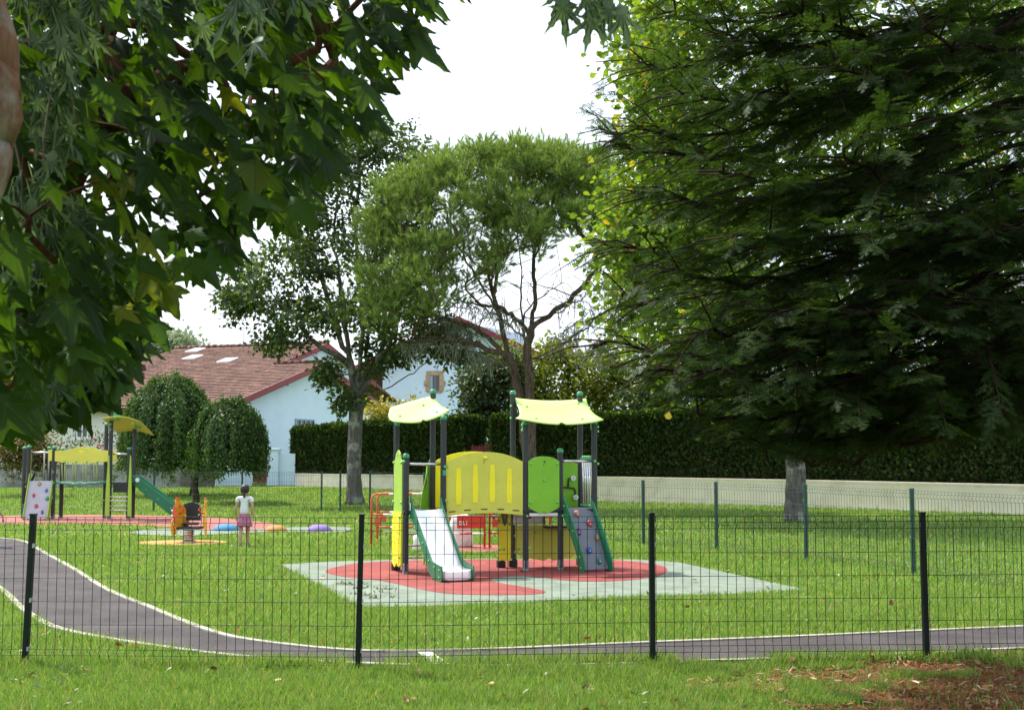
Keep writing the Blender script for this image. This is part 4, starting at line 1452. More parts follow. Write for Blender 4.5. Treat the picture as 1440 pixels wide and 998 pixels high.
# windows
def window(parent, M0, w_, h_, fm, n=2, shutters=None, sill=True):
    """window facing -y at location M0 (local)"""
    f = MB()
    t = .07
    f.box((0, -.02, h_ / 2 - t / 2), (w_, .08, t)); f.box((0, -.02, -h_ / 2 + t / 2), (w_, .08, t))
    for i in range(n + 1):
        f.box((-w_ / 2 + t / 2 + (w_ - t) * i / n, -.021, 0), (t, .081, h_ - 2 * t))
    fo = f.build('window', fm, parent, loc=M0[0], rot=M0[1])
    MB().box((0, -.003, 0), (w_ - .02, .03, h_ - .02)).build('pane', dark_glass, fo)
    if sill: MB().box((0, -.10, -h_ / 2 - .05), (w_ + .3, .24, .1), bev=.01).build('sill', frame_w, fo)
    return fo


def wall_pt(u, v):
    R = Matrix.Rotation(HR, 3, 'Z')
    d = R.inverted() @ ray(u, v); C = R.inverted() @ (Vector((0, 0, CAMH)) - K0)
    t = -C.y / d.y
    return C + d * t


p = wall_pt(117, 601)
wn = window(HOUSE, ((p.x, -.012, p.z), (0, 0, 0)), .72, 1.05, frame_w, 2)
MB().box((-.46, -.06, 0), (.14, .06, 1.1)).build('curtain_side', pm('shutter_grey', (.5, .5, .5), .6), wn)
# gable window, top visible above the hedge
R = Matrix.Rotation(HR, 3, 'Z')
d = R.inverted() @ ray(428, 606); C = R.inverted() @ (Vector((0, 0, CAMH)) - K0)
t = -C.x / d.x
p = C + d * t
window(HOUSE, ((.012, p.y, p.z - .02), (0, 0, PI / 2)), 1.9, 1.3, shut_b, 4)
mb = MB()
gz = zr(0)
mb.tube([(-11.0, -.06, zb), (-11.0, -.06, EZ - .3)], .05, 8); mb.build('downpipe', frame_w, HOUSE)
# antenna
ap = at(342, 486, 73.5)
ANT = MB()
h = 1.1
ANT.cyl((0, 0, -.35), (0, 0, h), .02, n=6)
ANT.cyl((-.15, 0, h - .05), (.55, 0, h - .1), .014, n=6)
for i in range(5): ANT.cyl((-.1 + .14 * i, -.22, h - .06 - .01 * i), (-.1 + .14 * i, .22, h - .06 - .01 * i), .01, n=5)
ANT.build('antenna', steel_foot, HOUSE, loc=(R.inverted() @ (ap - K0)))

# second house behind
B0 = at(611, 620, 86); B0.z = 0
H2 = thing('house', 'tall white house with a small stone framed window behind the pine', 'house', B0, -.06)
k2 = 86 / 1800.0
lx = lambda u: (u - 611) * k2
lz = lambda v: 1.75 - (v - 640) * k2
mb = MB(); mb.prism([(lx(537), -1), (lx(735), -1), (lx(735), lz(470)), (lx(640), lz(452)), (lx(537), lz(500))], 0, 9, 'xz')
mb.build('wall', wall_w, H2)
mb = MB()
slab(mb, [(lx(500), -1.2, lz(519)), (lx(645), -1.2, lz(449)), (lx(645), 9.6, lz(449)), (lx(500), 9.6, lz(519))], .2)
slab(mb, [(lx(645), -1.2, lz(449)), (lx(760), -1.2, lz(500)), (lx(760), 9.6, lz(500)), (lx(645), 9.6, lz(449))], .2)
mb.build('roof', tiles, H2)
mb = MB()
slab(mb, [(lx(498), -1.26, lz(517.5)), (lx(645), -1.26, lz(446.5)), (lx(645), -1.2, lz(446.5)), (lx(498), -1.2, lz(517.5))], .36)
slab(mb, [(lx(645), -1.26, lz(446.5)), (lx(762), -1.26, lz(499)), (lx(762), -1.2, lz(499)), (lx(645), -1.2, lz(446.5))], .36)
mb.build('verge_board', ox_red, H2)
mb = MB(); mb.prism([(lx(516), lz(522)), (lx(537), lz(512)), (lx(537), lz(560)), (lx(522), lz(560))], 0.02, .6, 'xz')
mb.build('eave_return', tiles, H2)
st = MB()
ww, wh = .62, 1.05
wz = lz(539)
st.box((0, -.02, wz + wh / 2 + .16), (1.15, .12, .30), bev=.02)
for s in (-1, 1):
    for i in range(3):
        st.box((s * (.46 + (.06 if i == 1 else 0)), -.02, wz - .36 + .36 * i), (.30 + (.12 if i == 1 else 0), .12, .345), bev=.02)
st.box((0, -.02, wz - wh / 2 - .06), (1.0, .14, .1), bev=.02)
so2 = st.build('stone_surround', stone, H2)
wo = MB(); wo.box((0, -.012, wz), (ww, .03, wh)); wo = wo.build('window', dark_glass, H2)
MB().box((-.22, -.05, wz), (.16, .03, wh - .06)).build('shutter', shut_b, wo)
MB().box((.03, -.04, wz), (.03, .03, wh)).build('mullion', steel_foot, wo)

# small blue-white house far left
Q = at(30, 640, 82); Q.z = 0
H3 = thing('house', 'small pale house far left half hidden by the yellow bush', 'house', Q, .1)
k3 = 82 / 1800
qx = lambda u: (u - 30) * k3
qz = lambda v: 1.75 - (v - 640) * k3
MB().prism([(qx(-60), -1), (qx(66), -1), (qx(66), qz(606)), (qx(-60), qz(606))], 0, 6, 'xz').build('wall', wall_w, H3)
mb = MB(); slab(mb, [(qx(-70), -.6, qz(607)), (qx(69), -.6, qz(607)), (qx(69), 4, qz(592)), (qx(-70), 4, qz(592))]); mb.build('roof', pm('roof_pale', (.45, .5, .56), .7), H3)

# ------------------------------------------------------------------ garden walls, gate, hedges
conc = pm('old_concrete', (.30, .30, .29), .95, var=.25, scale=1.2, bump=.3, bscale=20, dirt=((.09, .09, .085), 1.3, .45, .68))
conc_d = pm('old_concrete_dark', (.17, .145, .12), .95, var=.25, scale=1.5, bump=.3, bscale=20, dirt=((.06, .055, .05), 1.2, .45, .68))


def wallbox(name, label, cat, u0, u1, vtop0, vtop1, Y0, Y1, th, mat, zbase=-.4, cope=None):
    a_ = at(u0, vtop0, Y0); b2 = at(u1, vtop1, Y1)
    o = thing(name, label, cat, (a_.x, a_.y, 0), 0) if cope else None
    mb = MB()
    d = (b2 - a_); d.z = 0; n = Vector((-d.y, d.x, 0)).normalized() * th
    vs = []
    for q in (a_, b2):
        for zz_ in (zbase, q.z):
            for off in (Vector((0, 0, 0)), n):
                vs.append((q.x + off.x - a_.x, q.y + off.y - a_.y, zz_))
    mb.add(vs, [(0, 1, 3, 2), (4, 6, 7, 5), (0, 2, 6, 4), (1, 5, 7, 3), (2, 3, 7, 6), (0, 4, 5, 1)])
    if o is None:
        w = mb.build(name, mat, loc=(a_.x, a_.y, 0))
        return tag(w, label, cat)
    mb.build('masonry', mat, o)
    cp = MB(); e = n.normalized() * .05
    vs = []
    for q in (a_, b2):
        for zz_ in (q.z, q.z + .06):
            for off in (-e, n + e):
                vs.append((q.x + off.x - a_.x, q.y + off.y - a_.y, zz_))
    cp.add(vs, [(0, 1, 3, 2), (4, 6, 7, 5), (0, 2, 6, 4), (1, 5, 7, 3), (2, 3, 7, 6), (0, 4, 5, 1)])
    cp.build('coping', cope, o)
    return o


wallbox('garden_wall', 'long stained grey concrete wall behind the rope bridge frame and weeping trees', 'wall', -260, 255, 652, 653, 57.5, 57.5, .2, conc)
wallbox('garden_wall', 'darker brown grey concrete wall piece between the weeping tree and the white wall', 'wall', 255, 303, 640, 640, 57.3, 57.8, .2, conc_d)
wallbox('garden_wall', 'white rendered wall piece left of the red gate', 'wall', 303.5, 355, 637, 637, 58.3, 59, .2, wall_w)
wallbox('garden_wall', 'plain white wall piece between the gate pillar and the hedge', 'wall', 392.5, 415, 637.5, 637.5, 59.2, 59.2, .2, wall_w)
pp = at(384, 679, 59.2)
GP = thing('gate_pillar', 'white gate pillar with a cap right of the dark red gate', 'pillar', (pp.x, pp.y, 0))
hp = at(384, 633, 59.2).z
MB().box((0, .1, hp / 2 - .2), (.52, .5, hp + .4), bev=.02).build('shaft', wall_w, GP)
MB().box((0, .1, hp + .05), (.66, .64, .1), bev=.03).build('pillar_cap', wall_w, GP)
gp_ = at(366, 679, 59.1)
GATE = thing('garden_gate', 'dark red slatted garden gate beside the white pillar', 'gate', (gp_.x, gp_.y, 0))
gt = at(366, 640, 59.1).z
gb_ = gp_.z
wd = 21 / 1800 * 59
mb = MB(); mb.box((0, 0, gb_ + .35), (wd, .05, .5)); mb.box((0, 0, gb_ + .07), (wd, .06, .06))
mb.build('lower_panel', ox_red, GATE)
for i in range(5):
    x_ = -wd / 2 + wd * (i + .5) / 5
    hh_ = gt - gb_ - .6 + .06 * (i - 2) * (1 if i > 2 else -.3)
    MB().box((x_, 0, gb_ + .6 + hh_ / 2), (.08, .04, hh_)).build('slat', ox_red, GATE)
MB().box((0, .03, gb_ + .95), (wd, .03, .07)).build('cross_bar', ox_red, GATE)

# low white wall under the hedge
low_w = pm('low_wall', (.86, .77, .66), .9, var=.05, scale=1.5, bump=.2, bscale=40, dirt=((.55, .45, .32), 1.0, .52, .78))
WL = [at(415, 667, 59), at(640, 670, 52.6), at(870, 672, 48), at(1150, 677, 43), at(1440, 683.5, 38), at(1800, 690, 33.3)]
WLp = [Vector((p.x, p.y, 0)) for p in WL]
TOP = [p.z for p in WL]
lw = thing('low_wall', 'long low off white wall with brown stains running under the dark hedge', 'wall', WLp[0])
mb, cb = MB(), MB()
for i in range(len(WL) - 1):
    a_, b2 = WLp[i], WLp[i + 1]
    n = Vector((-(b2 - a_).y, (b2 - a_).x, 0)).normalized() * .2
    O = WLp[0]
    for (M_, z0_, z1_, e) in ((mb, (-.3, -.3), (TOP[i], TOP[i + 1]), 0), (cb, (TOP[i] + .001, TOP[i + 1] + .001), (TOP[i] + .05, TOP[i + 1] + .05), .03)):
        ee = n.normalized() * e
        vs = []
        for q, kk in ((a_, 0), (b2, 1)):
            for zz_ in (z0_[kk], z1_[kk]):
                for off in (-ee, n + ee):
                    vs.append((q.x + off.x - O.x, q.y + off.y - O.y, zz_))
        M_.add(vs, [(0, 1, 3, 2), (4, 6, 7, 5), (0, 2, 6, 4), (1, 5, 7, 3), (2, 3, 7, 6), (0, 4, 5, 1)])
mb.build('masonry', low_w, lw); cb.build('coping', low_w, lw)

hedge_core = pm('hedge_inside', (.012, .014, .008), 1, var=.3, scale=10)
hedge_leaf = leafm('hedge_leaf', [(0, (.018, .031, .010)), (.5, (.033, .058, .016)), (.88, (.052, .092, .022)), (.97, (.06, .045, .022)), (1, (.11, .05, .03))], (1.1, 1.3, .4), .3, .012)
hedge_lit = leafm('hedge_lit_leaf', [(0, (.07, .15, .02)), (.6, (.12, .22, .03)), (1, (.18, .27, .05))], (1.3, 1.3, .5), .45, .02)  # brighter leaf colour along the hedge top stands in for sunlight
LEAF4 = [(0, 0, 0), (.33, .45, .10), (0, 1, -.02), (-.33, .45, .10)]
LEAF4F = [(0, 1, 2), (0, 2, 3)]


def hedge(label, path, tops, thick, nleaf, seed, zlow=.75, leafs=.13):
    r = np.random.default_rng(seed)
    root = thing('hedge', label, 'hedge', (path[0].x, path[0].y, 0), 0, 'clipped dark hedges on the low wall')
    O = path[0]
    core = MB()
    P_, A_, N_ = [], [], []
    tot = sum((path[i + 1] - path[i]).length for i in range(len(path) - 1))
    for i in range(len(path) - 1):
        a_, b2 = path[i], path[i + 1]
        d = (b2 - a_); L = d.length; dn = d.normalized()
        nb = Vector((-dn.y, dn.x, 0))
        vs = []
        for q, tz in ((a_, tops[i]), (b2, tops[i + 1])):
            for zz_ in (zlow, tz - .12):
                for off in (.12, thick - .1):
                    w_ = q + nb * off - O
                    vs.append((w_.x, w_.y, zz_))
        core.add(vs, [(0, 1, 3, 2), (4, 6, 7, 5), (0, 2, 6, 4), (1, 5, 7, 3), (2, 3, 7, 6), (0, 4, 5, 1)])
        n = int(nleaf * L / tot)
        t = r.random(n); f = r.random(n)
        tz = tops[i] + (tops[i + 1] - tops[i]) * t
        # front face, top, ends
        face = r.random(n)
        onf = face < .72
        px = np.where(onf, r.normal(.02, .05, n), r.uniform(0, thick, n))
        bump = .10 * np.sin(t * L * 2.1 + seed) * np.sin(f * 7) + .05 * np.sin(t * L * 5.3)
        px = np.where(onf, px + bump * .5, px)
        pz = np.where(onf, zlow + (tz - zlow) * f, tz + r.normal(0, .05, n) + .04 * np.sin(t * L * 3))
        pos = np.array(a_ - O)[None] + np.outer(t * L, np.array(dn)) + np.outer(px, np.array(nb))
        pos[:, 2] = pz
        P_.append(pos)
        nn = np.where(onf[:, None], -np.array(nb)[None], np.array([[0, 0, 1.]]))
        A_.append(np.where(onf[:, None], np.array([[0, 0, .8]]), -np.array(nb)[None] * .3 + np.array([[0, 0, .7]])) + nn * .5 + r.normal(0, .55, (n, 3)))
        N_.append(nn + r.normal(0, .5, (n, 3)))
        if i in (0, len(path) - 2):
            n = 1800
            e, s, tzz = (a_, -1, tops[0]) if i == 0 else (b2, 1, tops[-1])
            pos = np.array(e - O)[None] + np.outer(r.normal(0, .05, n) * 1.0, np.array(dn)) + np.outer(r.uniform(0, thick, n), np.array(nb))
            pos[:, 2] = r.uniform(zlow, tzz, n)
            P_.append(pos); nn = np.tile(np.array(dn) * s, (n, 1)); A_.append(nn * .5 + np.array([[0, 0, .8]]) + r.normal(0, .5, (n, 3))); N_.append(nn + r.normal(0, .5, (n, 3)))
    P_, A_, N_ = map(np.concatenate, (P_, A_, N_))
    V, F = stamp(LEAF4, LEAF4F, P_, A_, N_, r.uniform(.6, 1.5, len(P_)) * leafs)
    np_mesh('foliage', V, F, hedge_leaf, root)
    P_, A_ = [], []
    for i in range(len(path) - 1):
        a_, b2 = path[i], path[i + 1]; d = b2 - a_; L = d.length; dn = d.normalized(); nb = Vector((-dn.y, dn.x, 0))
        n = int(L * 330)
        t = r.random(n)
        pos = np.array(a_ - O)[None] + np.outer(t * L, np.array(dn)) + np.outer(r.uniform(-.02, thick, n), np.array(nb))
        pos[:, 2] = tops[i] + (tops[i + 1] - tops[i]) * t + r.uniform(-.08, .06, n) + .03 * np.sin(t * L * 3)
        P_.append(pos); A_.append(r.normal(0, .4, (n, 3)) + np.array([0, 0, 1.]))
    P_, A_ = np.concatenate(P_), np.concatenate(A_)
    V, F = stamp(LEAF4, LEAF4F, P_, A_, r.normal(0, 1, P_.shape), r.uniform(.09, .19, len(P_)))
    np_mesh('sunlit_top_leaves', V, F, hedge_lit, root)
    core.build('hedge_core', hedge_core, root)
    return root


def hpt(u, Yd):  # just behind the wall line
    return Vector(((u - 720) / 1800 * Yd, Yd, 0))


hd = [at(409, 604, 59.5), at(520, 596, 56), at(655, 588, 52.9)]
hedge('clipped dark green hedge left of the red picket fence, behind the smooth grey trunk', [Vector((p.x, p.y + .25, 0)) for p in hd], [p.z for p in hd], 1.3, 34000, 3, zlow=.82)
hd = [at(690, 586.5, 51.8), at(890, 583, 47.9), at(1150, 562, 43.4), at(1440, 545, 38.4), at(1850, 515, 33)]
hedge('long tall dark hedge right of the red picket fence, running behind the conifer', [Vector((p.x, p.y + .25, 0)) for p in hd], [p.z for p in hd], 1.4, 62000, 5, zlow=.82)
# red picket fence in the gap
a_, b2 = at(618, 629, 54), at(695, 629, 52.2)
PF = thing('picket_fence', 'dark red picket fence filling the gap between the two hedges', 'fence', (a_.x, a_.y, 0))
for i in range(19):
    q = a_.lerp(b2, i / 18) - a_
    tz = a_.z + random.uniform(.07, .15)
    MB().prism([(q.x - .055, .4), (q.x + .055, .4), (q.x + .055, tz - .08), (q.x, tz), (q.x - .055, tz - .08)], q.y + .28, q.y + .31, 'xz').build('picket', ox_red, PF)
for zz_ in (1.0, 1.7):
    MB().box(((b2 - a_).x / 2, (b2 - a_).y / 2 + .335, zz_), ((b2 - a_).length, .04, .08), rz=math.atan2((b2 - a_).y, (b2 - a_).x)).build('fence_rail', ox_red, PF)
# white swing frame behind the picket fence
sw = at(664, 632, 57)
SW = thing('garden_rack', 'small white tubular frame behind the red picket fence', 'frame', (sw.x, sw.y, 0))
fz = at(664, 627, 57).z
mb = MB(); mb.cyl((-.33, 0, fz), (.22, 0, fz + .03), .02, n=8); mb.cyl((.22, 0, fz + .12), (.22, 0, 0), .022, n=8); mb.cyl((-.33, 0, fz), (-.33, 0, 0), .022, n=8)
mb.build('rack_frame', frame_w, SW)
mb = MB(); mb.prism([(.02, fz), (.18, fz), (.15, fz - .12), (.09, fz - .2), (.05, fz - .12)], -.02, .02, 'xz'); mb.build('cloth', frame_w, SW)
sw = at(686, 632, 58)
GA = thing('garden_goal', 'dark square garden frame beside the white tubular frame in the hedge gap', 'frame', (sw.x, sw.y, 0))
fz = at(686, 621, 58).z
mb = MB(); mb.cyl((-.18, 0, 0), (-.18, 0, fz), .02, n=8); mb.cyl((.2, 0, 0), (.2, 0, fz), .02, n=8)
mb.build('upright', steel_foot, GA)
MB().box((.01, 0, fz), (.42, .05, .05)).build('crossbar', frame_w, GA)
# ------------------------------------------------------------------ trees
def bark(name, c1, c2, patch=None, sc=6):
    m, nt, out = newmat(name)
    b = nd(nt, 'ShaderNodeBsdfPrincipled'); b.inputs['Roughness'].default_value = .95; b.inputs['Specular IOR Level'].default_value = .15
    tc = nd(nt, 'ShaderNodeTexCoord'); mp = nd(nt, 'ShaderNodeMapping'); mp.inputs['Scale'].default_value = (1, 1, .22)
    nt.links.new(tc.outputs['Object'], mp.inputs[0])
    n = noise(nt, sc * 2.2, 8, .7, mp.outputs[0])
    r = ramp(nt, [(.35, c1), (.65, c2)]); nt.links.new(n.outputs['Fac'], r.inputs['Fac'])
    col = r.outputs['Color']
    if patch:
        n2 = noise(nt, 1.7, 6, .65, tc.outputs['Object'])
        r2 = ramp(nt, [(.52, (0, 0, 0)), (.60, (1, 1, 1))]); nt.links.new(n2.outputs['Fac'], r2.inputs['Fac'])
        mx = nd(nt, 'ShaderNodeMix', data_type='RGBA'); nt.links.new(r2.outputs['Color'], mx.inputs[0]); nt.links.new(col, mx.inputs[6]); mx.inputs[7].default_value = (*patch, 1)
        col = mx.outputs[2]
    nt.links.new(col, b.inputs['Base Color'])
    bp = nd(nt, 'ShaderNodeBump'); bp.inputs['Strength'].default_value = .9; bp.inputs['Distance'].default_value = .04
    nt.links.new(n.outputs['Fac'], bp.inputs['Height']); nt.links.new(bp.outputs[0], b.inputs['Normal'])
    nt.links.new(b.outputs[0], out.inputs[0])
    return m


bark_grey = bark('bark_grey', (.06, .055, .048), (.17, .16, .145), (.27, .29, .23))
bark_pine = bark('bark_pine', (.05, .036, .030), (.20, .14, .115))
bark_red = bark('bark_reddish', (.05, .022, .015), (.16, .075, .05))
bark_con = bark('bark_conifer', (.014, .009, .007), (.05, .027, .02))
bark_dark = bark('bark_dark', (.02, .017, .013), (.07, .055, .042))
bark_flake = bark('bark_flaking', (.13, .06, .035), (.30, .15, .09), (.38, .36, .31), 9)


class Skel:
    def __init__(self, rng):
        self.p, self.par, self.r = [], [], []
        self.rng = rng

    def chain(self, pts, parent=-1):
        for q in pts:
            self.p.append(np.array(q, float)); self.par.append(parent); parent = len(self.p) - 1
        return parent

    def line(self, pts, sub=6, jit=.0, parent=-1):
        s = smooth_poly(pts, False, sub)
        s = [np.array(q) + self.rng.normal(0, jit, 3) * (0 if i == 0 else 1) for i, q in enumerate(s)]
        return self.chain(s[(1 if parent >= 0 else 0):], parent)

    def attach(self, target, up=.15, seg=.35, jit=.05, skip=0, grav=0.0, maxback=.3, rise=None):
        P = np.array(self.p)
        T = np.array(target, float)
        d = T - P
        L = np.linalg.norm(d, axis=1)
        cost = L + np.where(d[:, 2] < 0, -d[:, 2] * maxback, 0)
        if rise:
            cost = cost + rise[1] * np.maximum(0, P[:, 2] - (T[2] - rise[0] * np.linalg.norm(d[:, :2], axis=1)))
        cost[:skip] += 1e6
        i = int(np.argmin(cost))
        p0 = P[i]
        pa = self.par[i]
        dirp = (p0 - P[pa]) if pa >= 0 else np.array([0, 0, 1.])
        dirp = dirp / (np.linalg.norm(dirp) + 1e-9)
        dist = L[i]
        c = p0 + dirp * dist * .28 + np.array([0, 0, up * dist])
        n = max(2, int(dist / seg))
        pts = []
        for k in range(1, n + 1):
            t = k / n
            q = (1 - t) ** 2 * p0 + 2 * t * (1 - t) * c + t * t * T
            q = q + self.rng.normal(0, jit * min(1, dist), 3) * (1 if k < n else 0)
            q[2] -= grav * t * t * dist
            pts.append(q)
        return self.chain(pts, i)

    def radii(self, tip=.012, e=2.2, rmax=None, fixed=None):
        n = len(self.p)
        acc = np.zeros(n); kids = [[] for _ in range(n)]
        for i in range(n):
            if self.par[i] >= 0: kids[self.par[i]].append(i)
        r = np.zeros(n)
        for i in range(n - 1, -1, -1):
            r[i] = max(tip, acc[i] ** (1 / e)) if acc[i] > 0 else tip
            if self.par[i] >= 0: acc[self.par[i]] += r[i] ** e + (tip * .35) ** e
        if rmax is not None:
            r = r * np.clip(rmax / r[0], 0, 10) ** (np.clip(np.log(r / tip) / np.log(r[0] / tip + 1e-9), 0, 1))
        self.r = r; self.kids = kids
        return r

    def mesh(self, org, flare=0.0, minr=0.0, mb=None):
        mb = mb or MB()
        kids, r = self.kids, self.r
        done = set()
        starts = [(i, -1) for i in range(len(self.p)) if self.par[i] < 0]
        while starts:
            i, pa = starts.pop()
            pts, rs = [], []
            if pa >= 0:
                pts.append(self.p[pa]); rs.append(min(r[pa] * .75, r[i] * 1.25))
            j = i
            while True:
                pts.append(self.p[j]); rs.append(r[j])
                ks = kids[j]
                if not ks: break
                ks = sorted(ks, key=lambda a: -r[a])
                for a in ks[1:]: starts.append((a, j))
                j = ks[0]
            if max(rs) < minr or len(pts) < 2: continue
            if pa < 0 and flare:
                z0 = pts[0][2]
                rs = [q * (1 + flare * math.exp(-(p[2] - z0) / .35)) for q, p in zip(rs, pts)]
            n = 14 if max(rs) > .12 else 8 if max(rs) > .04 else 5 if max(rs) > .015 else 4
            mb.tube([tuple(np.array(q) - org) for q in pts], [float(q) for q in rs], n)
        return mb


def rand_in(rng, c, s, n, shell=.0):
    v = unit(rng.normal(0, 1, (n, 3)))
    rad = (shell + (1 - shell) * rng.random(n)) ** (1 / 2.2)
    return np.array(c) + v * rad[:, None] * np.array(s)


def leaf_cloud(rng, centers, per, spread, size, droop=.3, tv=LEAF4, tf=LEAF4F, updir=.6):
    c = np.repeat(np.array(centers), per, axis=0)
    n = len(c)
    P = c + rng.normal(0, 1, (n, 3)) * np.array(spread)
    A = rng.normal(0, .7, (n, 3)) + np.array([0, 0, -droop]) + (P - c) * .8 / np.mean(spread)
    N = rng.normal(0, .55, (n, 3)) + np.array([0, 0, updir])
    return stamp(tv, tf, P, A, N, rng.uniform(.65, 1.35, n) * size)


# ---- grey-trunked broadleaf tree left of the climbing frame
def W(u, v, Y): return tuple(at(u, v, Y))


r = np.random.default_rng(21)
Yl = 48.0
base = gr(499, 706)
Yl = base.y
LIME = thing('broadleaf_tree', 'broadleaf tree with a smooth grey patched trunk and airy dark crown left of the pine', 'tree', base)
S = Skel(r)
S.line([tuple(base), W(498, 660, Yl), W(499, 610, Yl), W(502, 560, Yl)], 5, .01)
fork = len(S.p) - 1
e1 = S.line([S.p[fork], W(495, 520, Yl), W(485, 460, Yl + .3), W(480, 400, Yl), W(470, 330, Yl - .3), W(480, 260, Yl)], 5, .04, fork)
e2 = S.line([S.p[fork], W(514, 515, Yl), W(518, 460, Yl), W(520, 400, Yl + .5), W(530, 330, Yl + .5), W(525, 250, Yl + .3)], 5, .04, fork)
e3 = S.line([S.p[fork], W(540, 548, Yl - .3), W(575, 530, Yl - .6), W(612, 500, Yl - .9)], 5, .04, fork)
e4 = S.line([S.p[fork + 6], W(440, 480, Yl - .4), W(400, 430, Yl - .8), W(355, 385, Yl - 1.2)], 5, .05, fork + 6)
e5 = S.line([S.p[fork], W(488, 500, Yl + .2), W(460, 420, Yl + .5), W(435, 340, Yl + .6), W(425, 270, Yl + .5)], 5, .05, fork)
e6 = S.line([S.p[fork], W(508, 480, Yl - .3), W(505, 400, Yl - .6), W(500, 300, Yl - .6), W(505, 215, Yl - .5)], 5, .05, fork)
e7 = S.line([S.p[fork], W(528, 510, Yl + .2), W(552, 430, Yl + .4), W(575, 340, Yl + .6)], 5, .05, fork)
lobes = [((470, 230), 45, 1.6), ((540, 215), 55, 1.6), ((430, 300), 45, 1.4), ((500, 300), 60, 1.8), ((560, 290), 50, 1.5), ((400, 360), 45, 1.4), ((460, 380), 50, 1.8),
         ((340, 400), 30, .9), ((330, 430), 25, .7), ((380, 450), 40, 1.0), ((430, 450), 40, 1.2), ((470, 440), 26, 1.2), ((540, 370), 45, 1.5), ((590, 360), 45, 1.4), ((560, 440), 45, 1.3),
         ((600, 480), 40, 1.1), ((640, 480), 30, .9), ((462, 525), 14, .5), ((590, 240), 40, 1.2), ((500, 190), 40, 1.1), ((485, 560), 14, .5), ((530, 505), 24, .7), ((420, 250), 40, 1.4)]
tg = []
for (c, rad, dep) in lobes:
    n = int(6 + rad * .30)
    for _ in range(n):
        a_, q = r.uniform(0, 2 * PI), rad * math.sqrt(r.random())
        tg.append(W(c[0] + q * math.cos(a_) * 1.1, c[1] + q * math.sin(a_), Yl + r.normal(0, dep)))
tg.sort(key=lambda t: np.linalg.norm(np.array(t) - np.array(S.p[fork])))
for t in tg: S.attach(t, .12, .4, .06, skip=12)
S.radii(.012, 2.4, .25)
S.mesh(np.array(base), .5).build('trunk', bark_grey, LIME)
lime_leaf = leafm('broadleaf_leaf', [(0, (.024, .046, .014)), (.5, (.042, .074, .020)), (.85, (.075, .115, .030)), (1, (.13, .16, .05))], (1.4, 1.5, .5), .4, .03, .4)
V, F = leaf_cloud(r, np.array(tg) - np.array(base), 58, (.21, .21, .15), .185, .4)
np_mesh('crown', V, F, lime_leaf, LIME)

# ---- umbrella pine
r = np.random.default_rng(22)
Yp = 43.5; base = Vector((at(748, 690, Yp).x, Yp, 0))
PINE = thing('pine_tree', 'umbrella pine with twin reddish trunks and a broad bright green crown', 'tree', base)
S = Skel(r)
S.line([tuple(base), W(748, 640, Yp), W(747, 590, Yp), W(744, 540, Yp), W(742, 490, Yp)], 5, .015)
f0 = len(S.p) - 1
S.line([S.p[f0], W(750, 440, Yp), W(752, 400, Yp), W(750, 350, Yp), W(760, 290, Yp)], 5, .03, f0)
S.line([S.p[f0], W(733, 440, Yp - .2), W(733, 380, Yp - .4), W(725, 310, Yp - .3)], 5, .03, f0)
k0 = 3
s2 = S.line([(base.x - .12, Yp + .15, 0), W(738, 620, Yp + .2), W(733, 570, Yp + .2), W(724, 530, Yp + .2), W(712, 490, Yp + .1), W(700, 440, Yp), W(670, 390, Yp - .2), W(640, 340, Yp - .3)], 5, .02)
a2 = len(S.p) - 12
S.line([S.p[a2], W(690, 400, Yp + .4), W(685, 350, Yp + .6)], 5, .03, a2)
S.line([S.p[f0 + 3], W(790, 430, Yp + .3), W(830, 390, Yp + .4), W(850, 340, Yp)], 5, .04, f0 + 3)
dead0 = len(S.p)
dead = []
for st_, e_ in (((748, 500), (850, 420)), ((748, 510), (868, 425)), ((748, 505), (905, 475)), ((715, 500), (560, 480)), ((712, 495), (600, 440)), ((730, 480), (640, 420)), ((748, 450), (862, 385)), ((715, 520), (640, 490)), ((748, 470), (690, 430))):
    P_ = np.array(S.p); i = int(np.argmin(np.linalg.norm(P_ - np.array(W(*st_, Yp)), axis=1)))
    en = np.array(W(*e_, Yp + r.normal(0, .5))); mid = (P_[i] + en) / 2 + np.array([0, 0, -.25 if e_[0] > 700 else .25])
    S.line([P_[i], mid, en], 7, .04, i); dead.append((P_[i], mid, en))
tops = []
# crown: dome shell of tufts, from photo outline
def crown_top(u):
    return np.interp(u, [512, 525, 550, 600, 640, 690, 735, 790, 835, 858], [330, 285, 255, 232, 216, 206, 204, 209, 222, 255])
def crown_bot(u):
    return np.interp(u, [515, 540, 580, 640, 700, 760, 820, 858], [440, 455, 440, 415, 375, 340, 315, 310])
nT = 560
us = r.uniform(516, 858, nT)
fr = r.random(nT) ** 1.5
vs_ = crown_top(us) + 5 + r.normal(0, 6, nT) + 5 * np.sin(us * .11) + (crown_bot(us) + 6 - crown_top(us)) * fr
half = 3.6 * np.sqrt(np.clip(1 - ((us - 688) / 185) ** 2, .05, 1))
ys_ = Yp + r.uniform(-1, 1, nT) * half * (.35 + .65 * np.minimum(1, .3 + fr)) - np.interp(us, [515, 640, 720], [1.6, .8, 0])
tg = [W(u, v, y) for u, v, y in zip(us, vs_, ys_)]
for u, v in ((520, 330), (512, 400), (505, 380), (560, 455), (545, 480), (470, 445), (478, 420), (490, 470), (500, 445), (540, 420), (530, 455)):
    tg.append(W(u, v, Yp - 1 + r.normal(0, .3)))
tg.sort(key=lambda t: np.linalg.norm(np.array(t) - np.array(W(735, 440, Yp))))
for t in tg: S.attach(t, .02, .5, .04, skip=22, maxback=.8, rise=(.75, 1.2))
